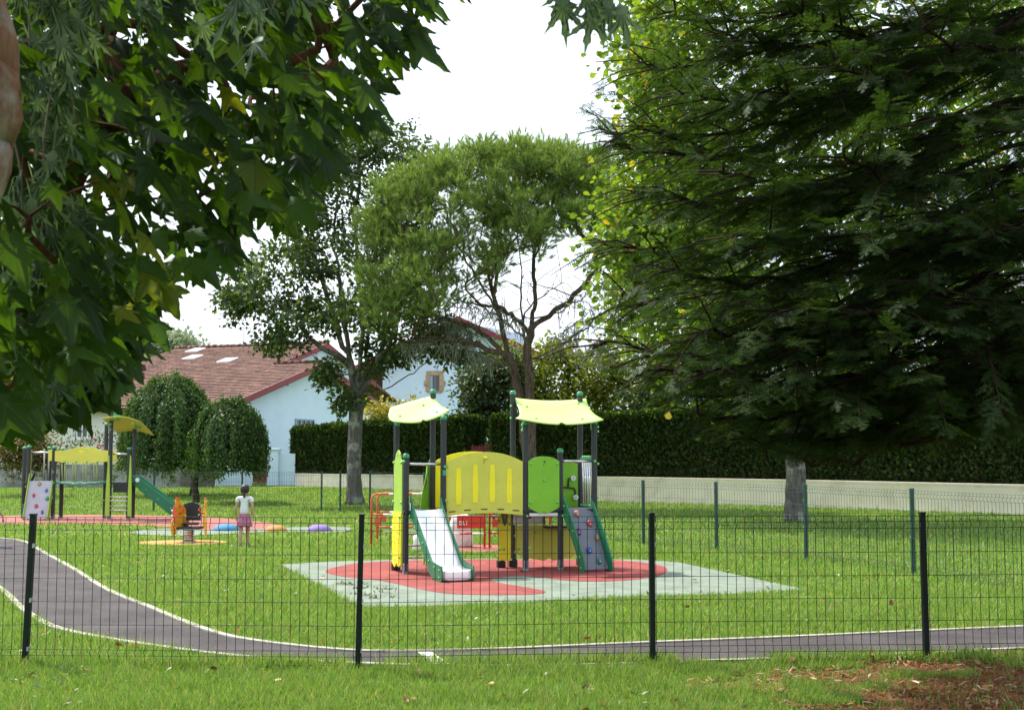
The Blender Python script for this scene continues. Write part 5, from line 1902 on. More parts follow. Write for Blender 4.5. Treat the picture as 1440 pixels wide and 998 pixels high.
for _ in range(150):
    u = r.uniform(585, 862); v = r.uniform(float(crown_bot(u)) - 20, 448 if u < 700 else 432)
    S.attach(W(u, v, Yp + r.normal(0, 1.2)), .02, .4, .06, skip=22, maxback=.8, rise=(.55, 1.2))
S.radii(.010, 2.6, .155)
S.mesh(np.array(base), .3).build('trunk', bark_pine, PINE)
# needle tuft: brush pointing along +y
tv, tf = [], []
rr = random.Random(3)
for i in range(30):
    a_ = rr.uniform(0, 2 * PI); sp_ = rr.uniform(.15, .75); y0 = rr.uniform(0, .55)
    dx, dz = math.cos(a_) * sp_, math.sin(a_) * sp_
    L = rr.uniform(.4, .6)
    px, pz = -math.sin(a_) * .022, math.cos(a_) * .022
    o_ = len(tv)
    tv += [(px, y0, pz), (-px, y0, -pz), (dx * L, y0 + L * (1 - sp_ * .4), dz * L)]
    tf.append((o_, o_ + 1, o_ + 2))
c = np.repeat(np.array(tg), 19, axis=0)
n = len(c)
P_ = c + r.normal(0, 1, (n, 3)) * np.array([.20, .20, .14])
A_ = r.normal(0, .25, (n, 3)) + np.array([0, 0, .9]) + (P_ - c) * 3.2
N_ = r.normal(0, 1, (n, 3))
V, F = stamp(tv, tf, P_ - np.array(base), A_, N_, r.uniform(.30, .52, n))
pine_leaf = leafm('pine_needles', [(0, (.12, .19, .05)), (.5, (.20, .29, .08)), (.9, (.29, .38, .12)), (1, (.34, .33, .15))], (1.2, 1.3, .4), .38, .02)
np_mesh('crown', V, F, pine_leaf, PINE)
# bare grey lichened twigs hanging on the low branches
mb = MB()
for (p0, mid, en) in dead:
    for _ in range(90 if en[0] < W(640, 480, Yp)[0] else 46):
        t = r.uniform(.3, 1)
        q = (1 - t) ** 2 * p0 + 2 * t * (1 - t) * mid + t * t * en - np.array(base)
        L = r.uniform(.3, .95)
        d_ = np.array([r.normal(0, .5), r.normal(0, .5), -.5 + r.normal(0, .5)]); d_ /= np.linalg.norm(d_)
        m_ = q + d_ * L * .5 + np.array([0, 0, .06]); e_ = q + d_ * L + np.array([0, 0, -.12 * L])
        mb.tube([q, m_, e_], [.015, .011, .005], 4, cap=False)
        for _ in range(2):
            s_ = m_ + r.normal(0, .03, 3); e2_ = s_ + d_ * L * .4 + r.normal(0, .12, 3)
            mb.tube([s_, e2_], [.010, .005], 3, cap=False)
mb.build('dead_twigs', pm('twig_lichen', (.27, .28, .25), .95, var=.3, scale=3), PINE)


# ---- generic small broadleaf
def bush_tree(name, label, base, lobes, leafmat, per, size, tk, barkm, seed, ntg, cat='tree', group=None, trunk_h=1.2, lean=0.0, spread=None, droop=.3, tip=.01):
    r = np.random.default_rng(seed)
    root = thing(name, label, cat, base, 0, group)
    B = np.array(base)
    S = Skel(r)
    S.line([tuple(B), tuple(B + np.array([lean * .3, 0, trunk_h * .5])), tuple(B + np.array([lean, 0, trunk_h]))], 4, .02)
    tg = []
    tot = sum(s[0] * s[1] * s[2] for _, s in lobes)
    for c, s in lobes:
        m_ = max(4, int(ntg * s[0] * s[1] * s[2] / tot))
        tg += [tuple(q) for q in rand_in(r, c, s, m_, .35)]
    tp = np.array(S.p[-1])
    tg.sort(key=lambda t: np.linalg.norm(np.array(t) - tp))
    for t in tg: S.attach(t, .12, .4, .05, skip=3, maxback=.5)
    S.radii(tip, 2.3, tk)
    S.mesh(B, .25).build('trunk', barkm, root)
    sp = spread or (.3, .3, .25)
    V, F = leaf_cloud(r, np.array(tg) - B, per, sp, size, droop)
    np_mesh('crown', V, F, leafmat, root)
    return root


yg_leaf = leafm('yellow_green_leaf', [(0, (.09, .13, .02)), (.5, (.16, .21, .03)), (.9, (.25, .28, .05)), (1, (.30, .24, .05))], (1.3, 1.25, .4), .45, .02)
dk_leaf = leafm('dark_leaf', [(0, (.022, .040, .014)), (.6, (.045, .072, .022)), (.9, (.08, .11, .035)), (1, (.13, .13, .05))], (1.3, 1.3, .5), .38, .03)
far_haze_leaf = leafm('far_haze_leaf', [(0, (.20, .25, .18)), (1, (.28, .33, .24))], (1.2, 1.2, .7), .35, .03)  # distance haze is put into these pale leaf colours


def lob(u, v, Y, wpx, hpx, dep):
    s = Y / 1800
    return (W(u, v, Y), (wpx * s, dep, hpx * s))


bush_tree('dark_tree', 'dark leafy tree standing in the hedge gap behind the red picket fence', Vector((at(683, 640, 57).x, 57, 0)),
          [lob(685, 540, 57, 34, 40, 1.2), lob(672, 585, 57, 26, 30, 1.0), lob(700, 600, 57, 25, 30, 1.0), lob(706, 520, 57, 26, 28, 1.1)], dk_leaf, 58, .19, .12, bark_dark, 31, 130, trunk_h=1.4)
gG = 'loose yellow green trees behind the hedge'
bush_tree('garden_tree', 'loose yellow green tree behind the hedge, between the pine trunks and the lime roof', Vector((at(775, 640, 58).x, 58, 0)),
          [lob(770, 530, 58, 40, 50, 1.4), lob(745, 560, 58, 34, 30, 1.2), lob(790, 505, 58, 32, 30, 1.2), lob(722, 520, 58, 28, 38, 1.2)], yg_leaf, 34, .20, .13, bark_dark, 32, 150, group=gG, trunk_h=1.3)
bush_tree('garden_tree', 'yellow green tree with dark crooked limbs rising just right of the lime roof', Vector((at(845, 640, 57).x, 57, 0)),
          [lob(845, 530, 57, 42, 42, 1.4), lob(820, 565, 57, 36, 26, 1.2), lob(880, 560, 57, 36, 28, 1.2), lob(870, 515, 57, 30, 26, 1.2)], yg_leaf, 32, .20, .15, bark_dark, 33, 150, group=gG, trunk_h=1.5)
bush_tree('garden_tree', 'dark green tree behind the hedge, below the conifer boughs', Vector((at(960, 640, 54).x, 54, 0)),
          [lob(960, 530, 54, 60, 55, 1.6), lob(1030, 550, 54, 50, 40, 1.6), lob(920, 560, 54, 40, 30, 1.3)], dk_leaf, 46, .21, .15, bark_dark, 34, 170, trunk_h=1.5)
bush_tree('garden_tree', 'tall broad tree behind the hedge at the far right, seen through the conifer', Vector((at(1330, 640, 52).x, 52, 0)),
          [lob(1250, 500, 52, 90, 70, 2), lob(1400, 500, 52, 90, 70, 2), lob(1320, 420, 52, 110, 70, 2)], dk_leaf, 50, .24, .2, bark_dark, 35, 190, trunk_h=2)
bush_tree('yellow_shrub', 'bright yellow leaved shrub at the house corner behind the left hedge', Vector((at(545, 640, 62).x, 62, .3)),
          [lob(540, 585, 62, 18, 14, .7), lob(578, 583, 62, 20, 12, .7), lob(560, 597, 62, 26, 12, .7)], leafm('gold_leaf', [(0, (.14, .15, .02)), (.6, (.28, .26, .03)), (1, (.42, .34, .06))], (1.4, 1.3, .4), .4, .04), 46, .2, .06, bark_dark, 36, 60, cat='shrub', trunk_h=.8)
bush_tree('far_tree', 'pale hazy tree showing above the ridge left of the skylights', Vector((at(240, 640, 130).x, 130, 0)),
          [lob(238, 487, 130, 20, 16, 2), lob(222, 492, 130, 14, 10, 2), lob(256, 490, 130, 16, 12, 2), lob(282, 496, 130, 10, 7, 1.5)], far_haze_leaf, 60, .5, .3, bark_grey, 37, 60, trunk_h=6, spread=(.6, .6, .5))
bush_tree('hedge_shrub', 'yellowish rounded shrub at the far left edge beside the rope bridge frame', Vector((at(42, 690, 50).x, 50, 0)),
          [lob(40, 630, 50, 30, 20, .8), lob(15, 640, 50, 20, 18, .7), lob(60, 642, 50, 14, 12, .5)], leafm('shrub_leaf', [(0, (.06, .06, .02)), (.6, (.13, .115, .03)), (1, (.24, .16, .05))], (1.3, 1.2, .5), .35, .05), 70, .13, .05, bark_dark, 38, 70, cat='shrub', trunk_h=.7)
rb = Vector((at(120, 660, 57.2).x, 57.8, .2))
ROSE = bush_tree('rose_bush', 'thin rose bush with pink flowers under the cream wall window', rb, [lob(107, 624, 57.8, 14, 16, .4), lob(140, 625, 57.8, 14, 18, .4)], dk_leaf, 14, .12, .02, bark_dark, 39, 34, cat='rose bush', trunk_h=.6)
for u, v in ((133, 617), (138, 625), (142, 626), (146, 632), (129, 634)):
    q = at(u, v, 57.3) - rb
    MB().ball((q.x, q.y, q.z), .075, 0, 8, 5, .8).build('flower', pm('rose_pink', (.62, .12, .17), .6, var=.2), ROSE)


# ---- weeping trees
def weeping(label, base, top, cx, rx_, rz_, ry_, seed, nstr, tk):
    """dome of hanging strands: cx world centre of the crown, rx/ry half widths, rz height of the curtain"""
    r = np.random.default_rng(seed)
    root = thing('weeping_tree', label, 'tree', base, 0, 'weeping mop headed trees')
    B = np.array(base)
    S = Skel(r)
    cx = np.array(cx)
    hub = cx + np.array([0, 0, rz_ * .35])
    S.line([tuple(B), tuple(B + np.array([.02, 0, (hub[2] - B[2]) * .5])), tuple(B + (hub - B) * .8), tuple(hub)], 5, .02)
    leafs_c, leafs_a = [], []
    for i in range(nstr):
        a_ = r.uniform(0, 2 * PI); q = math.sqrt(r.uniform(.02, 1))
        ex = np.array([math.cos(a_) * rx_ * q, math.sin(a_) * ry_ * q, 0])
        ex = ex * (1 + .20 * (r.random() < .12))
        apex = cx + ex * .72 + np.array([0, 0, rz_ * (.26 + .74 * math.sqrt(max(0, 1 - (q * .96) ** 2))) * r.uniform(.9, 1.02) * (1 + .07 * math.sin(3 * a_ + seed) * q + .05 * math.sin(7 * a_ + 2 * seed))])
        hang = r.uniform(.4, 1.12) * rz_ * (.55 + .85 * q)
        endp = cx + ex * 1.07 + np.array([0, 0, apex[2] - cx[2] - hang])
        endp[2] = max(endp[2], cx[2] - rz_ * (.34 + .13 * math.sin(a_ * 5 + seed) + .08 * math.sin(a_ * 11) + r.uniform(-.12, .10)))
        if q > .45: endp[2] = min(endp[2], cx[2] - rz_ * r.uniform(-.05, .40))
        if r.random() < .3:
            S.attach(tuple(apex), .3, .4, .03, skip=8)
        c1 = cx + ex * 1.05 + np.array([0, 0, apex[2] - cx[2]])
        for t in np.linspace(0, 1, 11):
            p = (1 - t) ** 2 * apex + 2 * t * (1 - t) * c1 + t * t * endp
            leafs_c.append(p)
            leafs_a.append(2 * (1 - t) * (c1 - apex) + 2 * t * (endp - c1))
    C_ = np.array(leafs_c); A0_ = unit(np.array(leafs_a))
    S.radii(.012, 2.3, tk)
    S.mesh(B, .2).build('trunk', bark_dark, root)
    per = 24
    c = np.repeat(C_, per, axis=0); a0 = np.repeat(A0_, per, axis=0); n = len(c)
    P = c + r.normal(0, .075, (n, 3)) * np.array([1, 1, 1.7])
    A = a0 * .7 + r.normal(0, .38, (n, 3)) + np.array([0, 0, -.5])
    out_ = unit(P - (cx + np.array([0, 0, rz_ * .2])))
    N = out_ + np.array([0, 0, .4]) + r.normal(0, .4, (n, 3))
    V, F = stamp(LEAF4, LEAF4F, P - B, A, N, r.uniform(.05, .14, n))
    np_mesh('crown', V, F, weep_leaf, root)
    return root


weep_leaf = leafm('weeping_leaf', [(0, (.024, .056, .012)), (.5, (.045, .095, .02)), (.9, (.078, .14, .03)), (1, (.13, .18, .04))], (1.6, 1.6, .4), .4, .018)
wb = gr(276, 704)
s_ = wb.y / 1800
cc = at(326, 632, wb.y)
weeping('smaller weeping tree with a rounded dark crown in front of the sky-tinted white gable', wb, None, cc, 47 * s_, 66 * s_, 1.3, 41, 230, .115)
wb2 = gr(258, 697); wb2.y += 1.5
s_ = wb2.y / 1800
cc = at(241, 622, wb2.y)
weeping('larger weeping tree with a broad dome crown behind the rope bridge frame', wb2, None, cc, 67 * s_, 88 * s_, 2.0, 42, 340, .14)
# ------------------------------------------------------------------ yellow-green tree behind the conifer (grey trunk at the right)
r = np.random.default_rng(51)
base = gr(1119, 733)
Yg = base.y
GINK = thing('broadleaf_tree', 'tall yellow green leafed tree with a stout grey trunk behind the conifer boughs', 'tree', base)
S = Skel(r)
S.line([tuple(base), W(1119, 690, Yg), W(1118, 620, Yg), W(1117, 520, Yg), W(1115, 400, Yg), W(1112, 250, Yg), W(1110, 60, Yg)], 5, .008)
tg = []
for (u, v, ru, rv, dep, n) in ((900, 60, 30, 75, 2, 26), (925, 190, 45, 60, 2, 26), (915, 330, 55, 75, 2, 44), (880, 310, 22, 40, 1, 14), (895, 420, 45, 45, 2, 24), (960, 100, 60, 110, 2.5, 44), (990, 300, 80, 120, 3, 70),
                              (1000, 480, 90, 60, 3, 44), (1150, 150, 140, 160, 4, 100), (1150, 400, 150, 130, 4, 90), (1320, 250, 120, 200, 4, 80), (1120, -150, 200, 140, 4, 80), (1000, -60, 80, 70, 3, 30), (1360, 20, 110, 110, 3, 40), (1380, 380, 80, 80, 3, 24)):
    for _ in range(n):
        a_, q = r.uniform(0, 2 * PI), math.sqrt(r.random())
        tg.append(W(u + q * ru * math.cos(a_), v + q * rv * math.sin(a_), Yg + r.normal(0, dep * .6)))
tg.sort(key=lambda t: np.linalg.norm(np.array(t) - np.array(W(1115, 300, Yg))))
for t in tg: S.attach(t, .14, .5, .06, skip=7)
S.radii(.012, 2.3, .26)
S.mesh(np.array(base), .5).build('trunk', bark_grey, GINK)
g_leaf = leafm('fan_leaf', [(0, (.072, .14, .02)), (.5, (.12, .205, .028)), (.9, (.19, .28, .04)), (.97, (.32, .31, .05)), (1, (.42, .27, .06))], (1.6, 1.5, .5), .48, .02)
FAN = [(0, 0, 0), (.5, .62, .08), (.25, 1, 0), (-.25, 1, 0), (-.5, .62, .08)]
FANF = [(0, 1, 2), (0, 2, 3), (0, 3, 4)]
V, F = leaf_cloud(r, np.array(tg) - np.array(base), 70, (.42, .42, .38), .16, .6, FAN, FANF)
np_mesh('crown', V, F, g_leaf, GINK)

# ------------------------------------------------------------------ dark redwood conifer at the right, trunk just outside the frame
r = np.random.default_rng(52)
base = Vector((5.7, 9.7, 0))
CON = thing('conifer_tree', 'huge dark green conifer with long drooping feathery boughs filling the right side', 'tree', base)
B = np.array(base)
S = Skel(r)
tr = S.line([tuple(base), (5.7, 9.7, 1.6), (5.69, 9.7, 4), (5.7, 9.7, 7.5), (5.7, 9.7, 11)], 8, .01)
ntr = len(S.p)
TR = np.array(S.p)
tips = []
for u, v, Y in ((858, 185, 13), (872, 205, 13.6), (852, 345, 12.6), (845, 482, 13.2), (868, 415, 14.2), (900, 560, 12.2), (935, 600, 13), (972, 640, 12), (1012, 668, 12.5), (1075, 690, 12), (1150, 672, 11.6), (1230, 655, 11.6),
                (1310, 650, 11.2), (1390, 640, 11), (905, 95, 13), (925, 20, 14), (960, 140, 12), (905, 270, 12.4), (930, 380, 11.9), (960, 470, 11.5), (1010, 560, 11.2), (1040, 610, 13.5),
                (1000, 40, 12.5), (1060, 130, 11.6), (1010, 240, 11.4), (1040, 330, 11.2), (1080, 430, 11), (1100, 520, 10.9), (1150, 600, 10.8), (1100, 20, 12), (1160, 90, 11), (1180, 220, 10.8), (1200, 330, 10.6), (1220, 440, 10.5),
                (1240, 560, 10.4), (1300, 40, 10.8), (1330, 160, 10.4), (1350, 300, 10.3), (1360, 420, 10.2), (1380, 540, 10.2), (950, -60, 13), (1050, -90, 12), (1200, -100, 11), (1350, -120, 11),
                (960, 300, 15), (1000, 420, 15.5), (1060, 520, 16), (1120, 600, 15.6), (1200, 620, 15), (1290, 600, 15.5), (1380, 560, 15), (1000, 150, 15.5), (1100, 250, 16), (1200, 150, 16), (1250, 350, 16.2), (1320, 460, 16), (1120, 400, 16.3), (1400, 250, 16), (1420, 620, 14)):
    tips.append(np.array(at(u, v - (56 if v > 560 else 38 if v > 500 else 0), Y * .74)))
for k in range(14):   # boughs beyond the frame, top and right
    an = r.uniform(-1.0, 1.0); h_ = r.uniform(6, 10)
    tips.append(np.array([5.7 - math.cos(an) * r.uniform(2, 4), 9.7 + math.sin(an) * 3, h_]))
for k in range(8):
    an = r.uniform(-1, 1); tips.append(np.array([5.7 + math.cos(an) * 2.2, 9.7 + math.sin(an) * 2.6, r.uniform(2.5, 7)]))
boughs = []
for T in tips:
    L = np.linalg.norm(T[:2] - B[:2])
    zt = T[2] + L * r.uniform(.16, .34)
    i = int(np.argmin(np.abs(TR[:, 2] - zt)))
    p0 = TR[i]
    c1 = p0 + (T - p0) * .45 + np.array([0, 0, -.02 * L + r.normal(0, .08)])
    c2 = p0 + (T - p0) * .8 + np.array([0, 0, -.05 * L + r.normal(0, .05)])
    e = S.line([p0, c1, c2, T], 7, .025, i)
    boughs.append([p0] + S.p[e - 20:e + 1])
# spray template: flat feathery twig along +y
tv, tf = [], []
rr = random.Random(9)
def needle(p, d, L, w_):
    o_ = len(tv)
    n_ = (-d[1] * w_, d[0] * w_)
    tv.extend([(p[0] + n_[0], p[1] + n_[1], p[2]), (p[0] - n_[0], p[1] - n_[1], p[2]), (p[0] + d[0] * L, p[1] + d[1] * L, p[2] + rr.uniform(-.02, .01))])
    tf.append((o_, o_ + 1, o_ + 2))
def twiglet(p, ang, L, step):
    d = (math.sin(ang), math.cos(ang)); n_ = max(3, int(L / step))
    needle(p, d, L, .006)
    for i in range(n_):
        t = (i + .6) / n_
        q = (p[0] + d[0] * L * t, p[1] + d[1] * L * t, p[2] - .06 * t * t * L)
        for s in (-1, 1):
            a2 = ang + s * rr.uniform(.85, 1.15)
            needle(q, (math.sin(a2), math.cos(a2)), .085 * (1 - .45 * t), .014)
for i in range(11):      # one feathery shoot: needles in two ranks and a few short side shoots
    t = .08 + .90 * i / 10
    for sd_ in (-1, 1):
        an = sd_ * rr.uniform(.75, 1.15)
        L_ = (.23 * (1 - .45 * t) + .03) * rr.uniform(.8, 1.15)
        needle((0, t, -.06 * t * t), (math.sin(an), math.cos(an)), L_, .024)
for t, sd_ in ((.15, 1), (.28, -1), (.42, 1), (.55, -1)):
    an = sd_ * rr.uniform(.6, .9)
    L_ = .42 * (1 - .4 * t)
    dx_, dy_ = math.sin(an), math.cos(an)
    needle((0, t, -.02), (dx_, dy_), L_, .010)
    for j in range(4):
        q_ = (dx_ * L_ * (.3 + .2 * j), t + dy_ * L_ * (.3 + .2 * j), -.03)
        for s2 in (-1, 1):
            a2 = an + s2 * rr.uniform(.8, 1.1)
            needle(q_, (math.sin(a2), math.cos(a2)), .15 * (1 - .12 * j), .022)
needle((0, 0, 0), (0, 1), 1.0, .010)
SP_V, SP_F = tv, tf
P_, A_, N_, S_ = [], [], [], []
lat = MB()
for bg_ in boughs:
    bg_ = np.array(bg_)
    L = np.linalg.norm(bg_[-1] - bg_[0])
    n = int(L / .115)
    dall = bg_[-1] - bg_[0]; side = unit(np.cross(dall, [0, 0, 1.]))
    for k in range(n):
        t = .16 + .84 * (k + r.random()) / n
        f = t * (len(bg_) - 1); i = min(int(f), len(bg_) - 2)
        p = bg_[i] + (bg_[i + 1] - bg_[i]) * (f - i)
        d = unit(bg_[i + 1] - bg_[i])
        s = 1 if k % 2 else -1
        ll = (.18 + .76 * math.sin(PI * min(1, .12 + .95 * (1 - t))) ** .8) * r.uniform(.6, 1.15)
        dl = unit(side * s * r.uniform(.7, 1.1) + d * r.uniform(.5, .9) + np.array([0, 0, r.normal(-.05, .13)]))
        pts = [p, p + dl * ll * .5 + np.array([0, 0, .01]), p + dl * ll + np.array([0, 0, -.10 * ll])]
        e_ = pts[-1]
        if 640 - 1800 * (e_[2] - CAMH) / e_[1] > np.interp(720 + 1800 * e_[0] / e_[1], [900, 960, 1090, 1200, 1440], [560, 610, 650, 648, 622]): continue
        lat.tube([tuple(q - B) for q in pts], [.009, .006, .003], 4, cap=False)
        m_ = max(3, int(ll / .026))
        for j in range(m_):
            tt = (j + .7) / m_
            q = p + dl * ll * tt + np.array([0, 0, -.10 * ll * tt * tt])
            s2 = 1 if j % 2 else -1
            sd2 = unit(np.cross(dl, [0, 0, 1.]))
            a_ = dl * r.uniform(.6, 1.1) + sd2 * s2 * r.uniform(.5, .9) * (1 if j < m_ - 1 else .1) + np.array([0, 0, r.normal(-.22, .22)])
            P_.append(q); A_.append(a_); N_.append(np.array([0, 0, 1.]) + r.normal(0, .3, 3)); S_.append(r.uniform(.085, .19))
P_, A_, N_, S_ = np.array(P_), np.array(A_), np.array(N_), np.array(S_)
u_ = 720 + 1800 * P_[:, 0] / P_[:, 1]
keep = (u_ > 820) & ((u_ < 1560) | (r.random(len(u_)) < .3)) & (r.random(len(u_)) < np.interp(u_, [830, 940, 1060, 1200], [.26, .40, .75, .85]))
v_ = 640 - 1800 * (P_[:, 2] - CAMH) / P_[:, 1]
keep &= v_ < np.interp(u_, [850, 900, 960, 1020, 1090, 1200, 1320, 1440, 1560], [500, 540, 592, 626, 640, 638, 630, 618, 618]) + r.normal(0, 12, len(u_))
P_, A_, N_, S_ = P_[keep], A_[keep], N_[keep], S_[keep]

con_leaf = leafm('conifer_needles', [(0, (.020, .036, .014)), (.5, (.036, .062, .023)), (.955, (.062, .098, .034)), (.982, (.06, .085, .03)), (.988, (.11, .045, .02)), (1, (.14, .05, .025))], (1.3, 1.6, .4), .38, .012, .4)
V, F = stamp(SP_V, SP_F, P_ - B, A_, N_, S_)
np_mesh('crown', V, F, con_leaf, CON)
S.radii(.011, 2.3, .42)
S.mesh(B, .35, mb=lat).build('trunk', bark_con, CON)

# ------------------------------------------------------------------ foreground plane tree boughs at the left
def leaf_template(lobes, sinus, fold=.10, droop=.16, teeth=True):
    """palmate leaf: list of (angle from tip, length); returns verts, tris, vein weights"""
    pts = []
    c = (0, .30)
    n = len(lobes)
    for i, (a_, L) in enumerate(lobes):
        tip = (c[0] + L * math.sin(a_), c[1] + L * math.cos(a_))
        if teeth == 'cut':
            for da, kk in ((-.10, .52), (-.17, .62), (-.07, .68)):
                aa = a_ + da; pts.append((c[0] + L * kk * math.sin(aa), c[1] + L * kk * math.cos(aa), .3))
        elif teeth:
            for da, kk in ((-.34, .60), (-.25, .66), (-.17, .74), (-.11, .86)):
                aa = a_ + da; pts.append((c[0] + L * kk * math.sin(aa), c[1] + L * kk * math.cos(aa), .3))
        pts.append((*tip, 1))
        if teeth and teeth != 'cut':
            for da, kk in ((.11, .86), (.17, .74), (.25, .66), (.34, .60)):
                aa = a_ + da; pts.append((c[0] + L * kk * math.sin(aa), c[1] + L * kk * math.cos(aa), .3))
        if teeth == 'cut':
            for da, kk in ((.07, .68), (.17, .62), (.10, .52)):
                aa = a_ + da; pts.append((c[0] + L * kk * math.sin(aa), c[1] + L * kk * math.cos(aa), .3))
        if i < n - 1:
            a2, L2 = lobes[i + 1]
            am = (a_ + a2) / 2; lm = sinus * min(L, L2)
            pts.append((c[0] + lm * math.sin(am), c[1] + lm * math.cos(am), 0))
    pts.append((.10, .10, .1)); pts.append((0, 0, .9)); pts.insert(0, (-.10, .10, .1))
    V = [(c[0], c[1], 0.03)]
    W_ = [1.0]
    for x, y, wv in pts:
        rr_ = math.hypot(x, y - c[1])
        V.append((x, y, -fold * abs(x) * 1.0 - droop * rr_ * rr_ + (.05 if wv > .9 else -.02 if wv == 0 else 0)))
        W_.append(wv)
    m_ = len(pts)
    F = [(0, 1 + i, 1 + (i + 1) % m_) for i in range(m_)]
    # petiole
    o_ = len(V)
    V += [(-.012, 0, 0), (.012, 0, 0), (.012, -.40, .10), (-.012, -.40, .10)]; W_ += [1, 1, 1, 1]
    F += [(o_, o_ + 1, o_ + 2), (o_, o_ + 2, o_ + 3)]
    return V, F, W_


PL_V, PL_F, PL_W = leaf_template([(-1.95, .36), (-.98, .55), (0, .74), (.98, .55), (1.95, .36)], .66, .34, .34)
SM_V, SM_F, SM_W = leaf_template([(-1.7, .34), (-.72, .64), (0, .78), (.72, .64), (1.7, .34)], .36, .06, .22, 'cut')

r = np.random.default_rng(61)
base = Vector((-4.4, 4.6, 0))
B = np.array(base)
PLANE = thing('plane_tree', 'foreground tree with big lobed dark green leaves hanging over the left of the view', 'tree', base)
S = Skel(r)
S.line([tuple(base), (-4.3, 4.6, 1.2), (-4.0, 4.5, 2.2)], 5, .01)
t0 = len(S.p) - 1
S.line([S.p[t0], W(-60, 470, 4.5), W(0, 400, 4.4), W(60, 300, 4.3), W(120, 190, 4.2), W(200, 125, 4.2), W(330, 80, 4.1), W(450, 30, 4.0)], 6, .008, t0)
S.line([S.p[t0], W(-100, 200, 4.8), W(60, 30, 4.9), W(200, -80, 4.9), W(400, -150, 4.6)], 6, .01, t0)
S.line([S.p[t0], W(-80, 540, 4.2), W(20, 520, 4.0)], 6, .01, t0)
# leaf region, from the photograph's outline of the foliage, plus unseen leaves above the view added for shade
REG = [(-120, -420), (700, -420), (660, -60), (605, -20), (565, 40), (550, 80), (525, 125), (515, 165), (465, 205), (432, 245), (408, 290), (345, 315), (285, 345), (238, 375), (205, 425), (150, 455), (115, 500), (50, 545), (0, 565), (-120, 580)]
us, vs2 = r.uniform(-120, 700, 9000), r.uniform(-420, 640, 9000)
k = pip(us, vs2, REG)
us, vs2 = us[k], vs2[k]
inn = vs2 > -60
sel = np.concatenate([np.where(inn)[0][:1350], np.where(~inn)[0][:420]])
us, vs2 = us[sel], vs2[sel]
n = len(us)
Ys = np.clip(r.normal(4.35, .7, n), 3.15, 6.2)
P = np.array([at(u, v, y) for u, v, y in zip(us, vs2, Ys)])
# twigs: one target per small group of leaves
tg = [P[i] for i in r.choice(n, 190, replace=False)]
tg.sort(key=lambda t: np.linalg.norm(t - np.array(W(150, 200, 4.3))))
for t in tg: S.attach(tuple(t + np.array([-.05, 0, .08])), .1, .07, .006, skip=6)
S.radii(.0035, 2.2, .13)
S.mesh(B, .3).build('trunk', bark_red, PLANE)
A = np.stack([.66 + r.normal(0, .32, n), r.normal(-.05, .36, n), -.62 + r.normal(0, .28, n)], 1)
N = np.stack([r.normal(.35, .35, n), r.normal(-.45, .45, n), .75 + r.normal(0, .3, n)], 1)
sz = r.uniform(.085, .185, n)
V, F = stamp(PL_V, PL_F, P - B, A, N, sz)
pl_leaf = leafm('plane_leaf', [(0, (.008, .016, .004)), (.5, (.013, .028, .006)), (.93, (.024, .045, .009)), (.97, (.05, .06, .014)), (1, (.09, .09, .02))], (5.2, 5.4, .8), .48, .014, .4, vein=(.022, .040, .012))
np_mesh('crown', V, F, pl_leaf, PLANE, attr=('vein', np.tile(PL_W, n)))
# more crown of the same tree behind, smaller in view (farther leaves to the lower left)
m_ = 300
us, vs2 = r.uniform(-60, 235, m_ * 3), r.uniform(380, 640, m_ * 3)
REG2 = [(-60, 380), (262, 400), (225, 470), (180, 555), (160, 565), (110, 598), (30, 622), (-60, 640)]
k = pip(us, vs2, REG2); us, vs2 = us[k], vs2[k]
P2 = np.array([at(u - 18, v - 32, y) for u, v, y in zip(us, vs2, r.uniform(5.5, 7.2, len(us)))])
n = len(P2)
A = np.stack([.4 + r.normal(0, .5, n), r.normal(0, .4, n), -.75 + r.normal(0, .3, n)], 1)
N = np.stack([r.normal(.3, .4, n), r.normal(-.5, .4, n), .6 + r.normal(0, .3, n)], 1)
V, F = stamp(PL_V, PL_F, P2 - B, A, N, r.uniform(.14, .23, n))
np_mesh('crown', V, F, pl_leaf, PLANE, attr=('vein', np.tile(PL_W, n)))

# unseen oversized leaves above and behind the viewer, added to shade the near foliage
n = 1500
P3 = np.stack([r.uniform(-6.5, 3.0, n), r.uniform(-5.5, 3.2, n), r.uniform(3.6, 5.6, n)], 1)
P3 = P3[~((P3[:, 1] > 1.2) & (P3[:, 2] < 1.9 + .75 * P3[:, 1]))]
n = len(P3)
A = r.normal(0, .6, (n, 3)) + np.array([.2, 0, -.5]); N = r.normal(0, .5, (n, 3)) + np.array([0, 0, .9])
V, F = stamp(PL_V, PL_F, P3 - B, A, N, r.uniform(.28, .42, n))
np_mesh('crown', V, F, pl_leaf, PLANE, attr=('vein', np.tile(PL_W, n)))

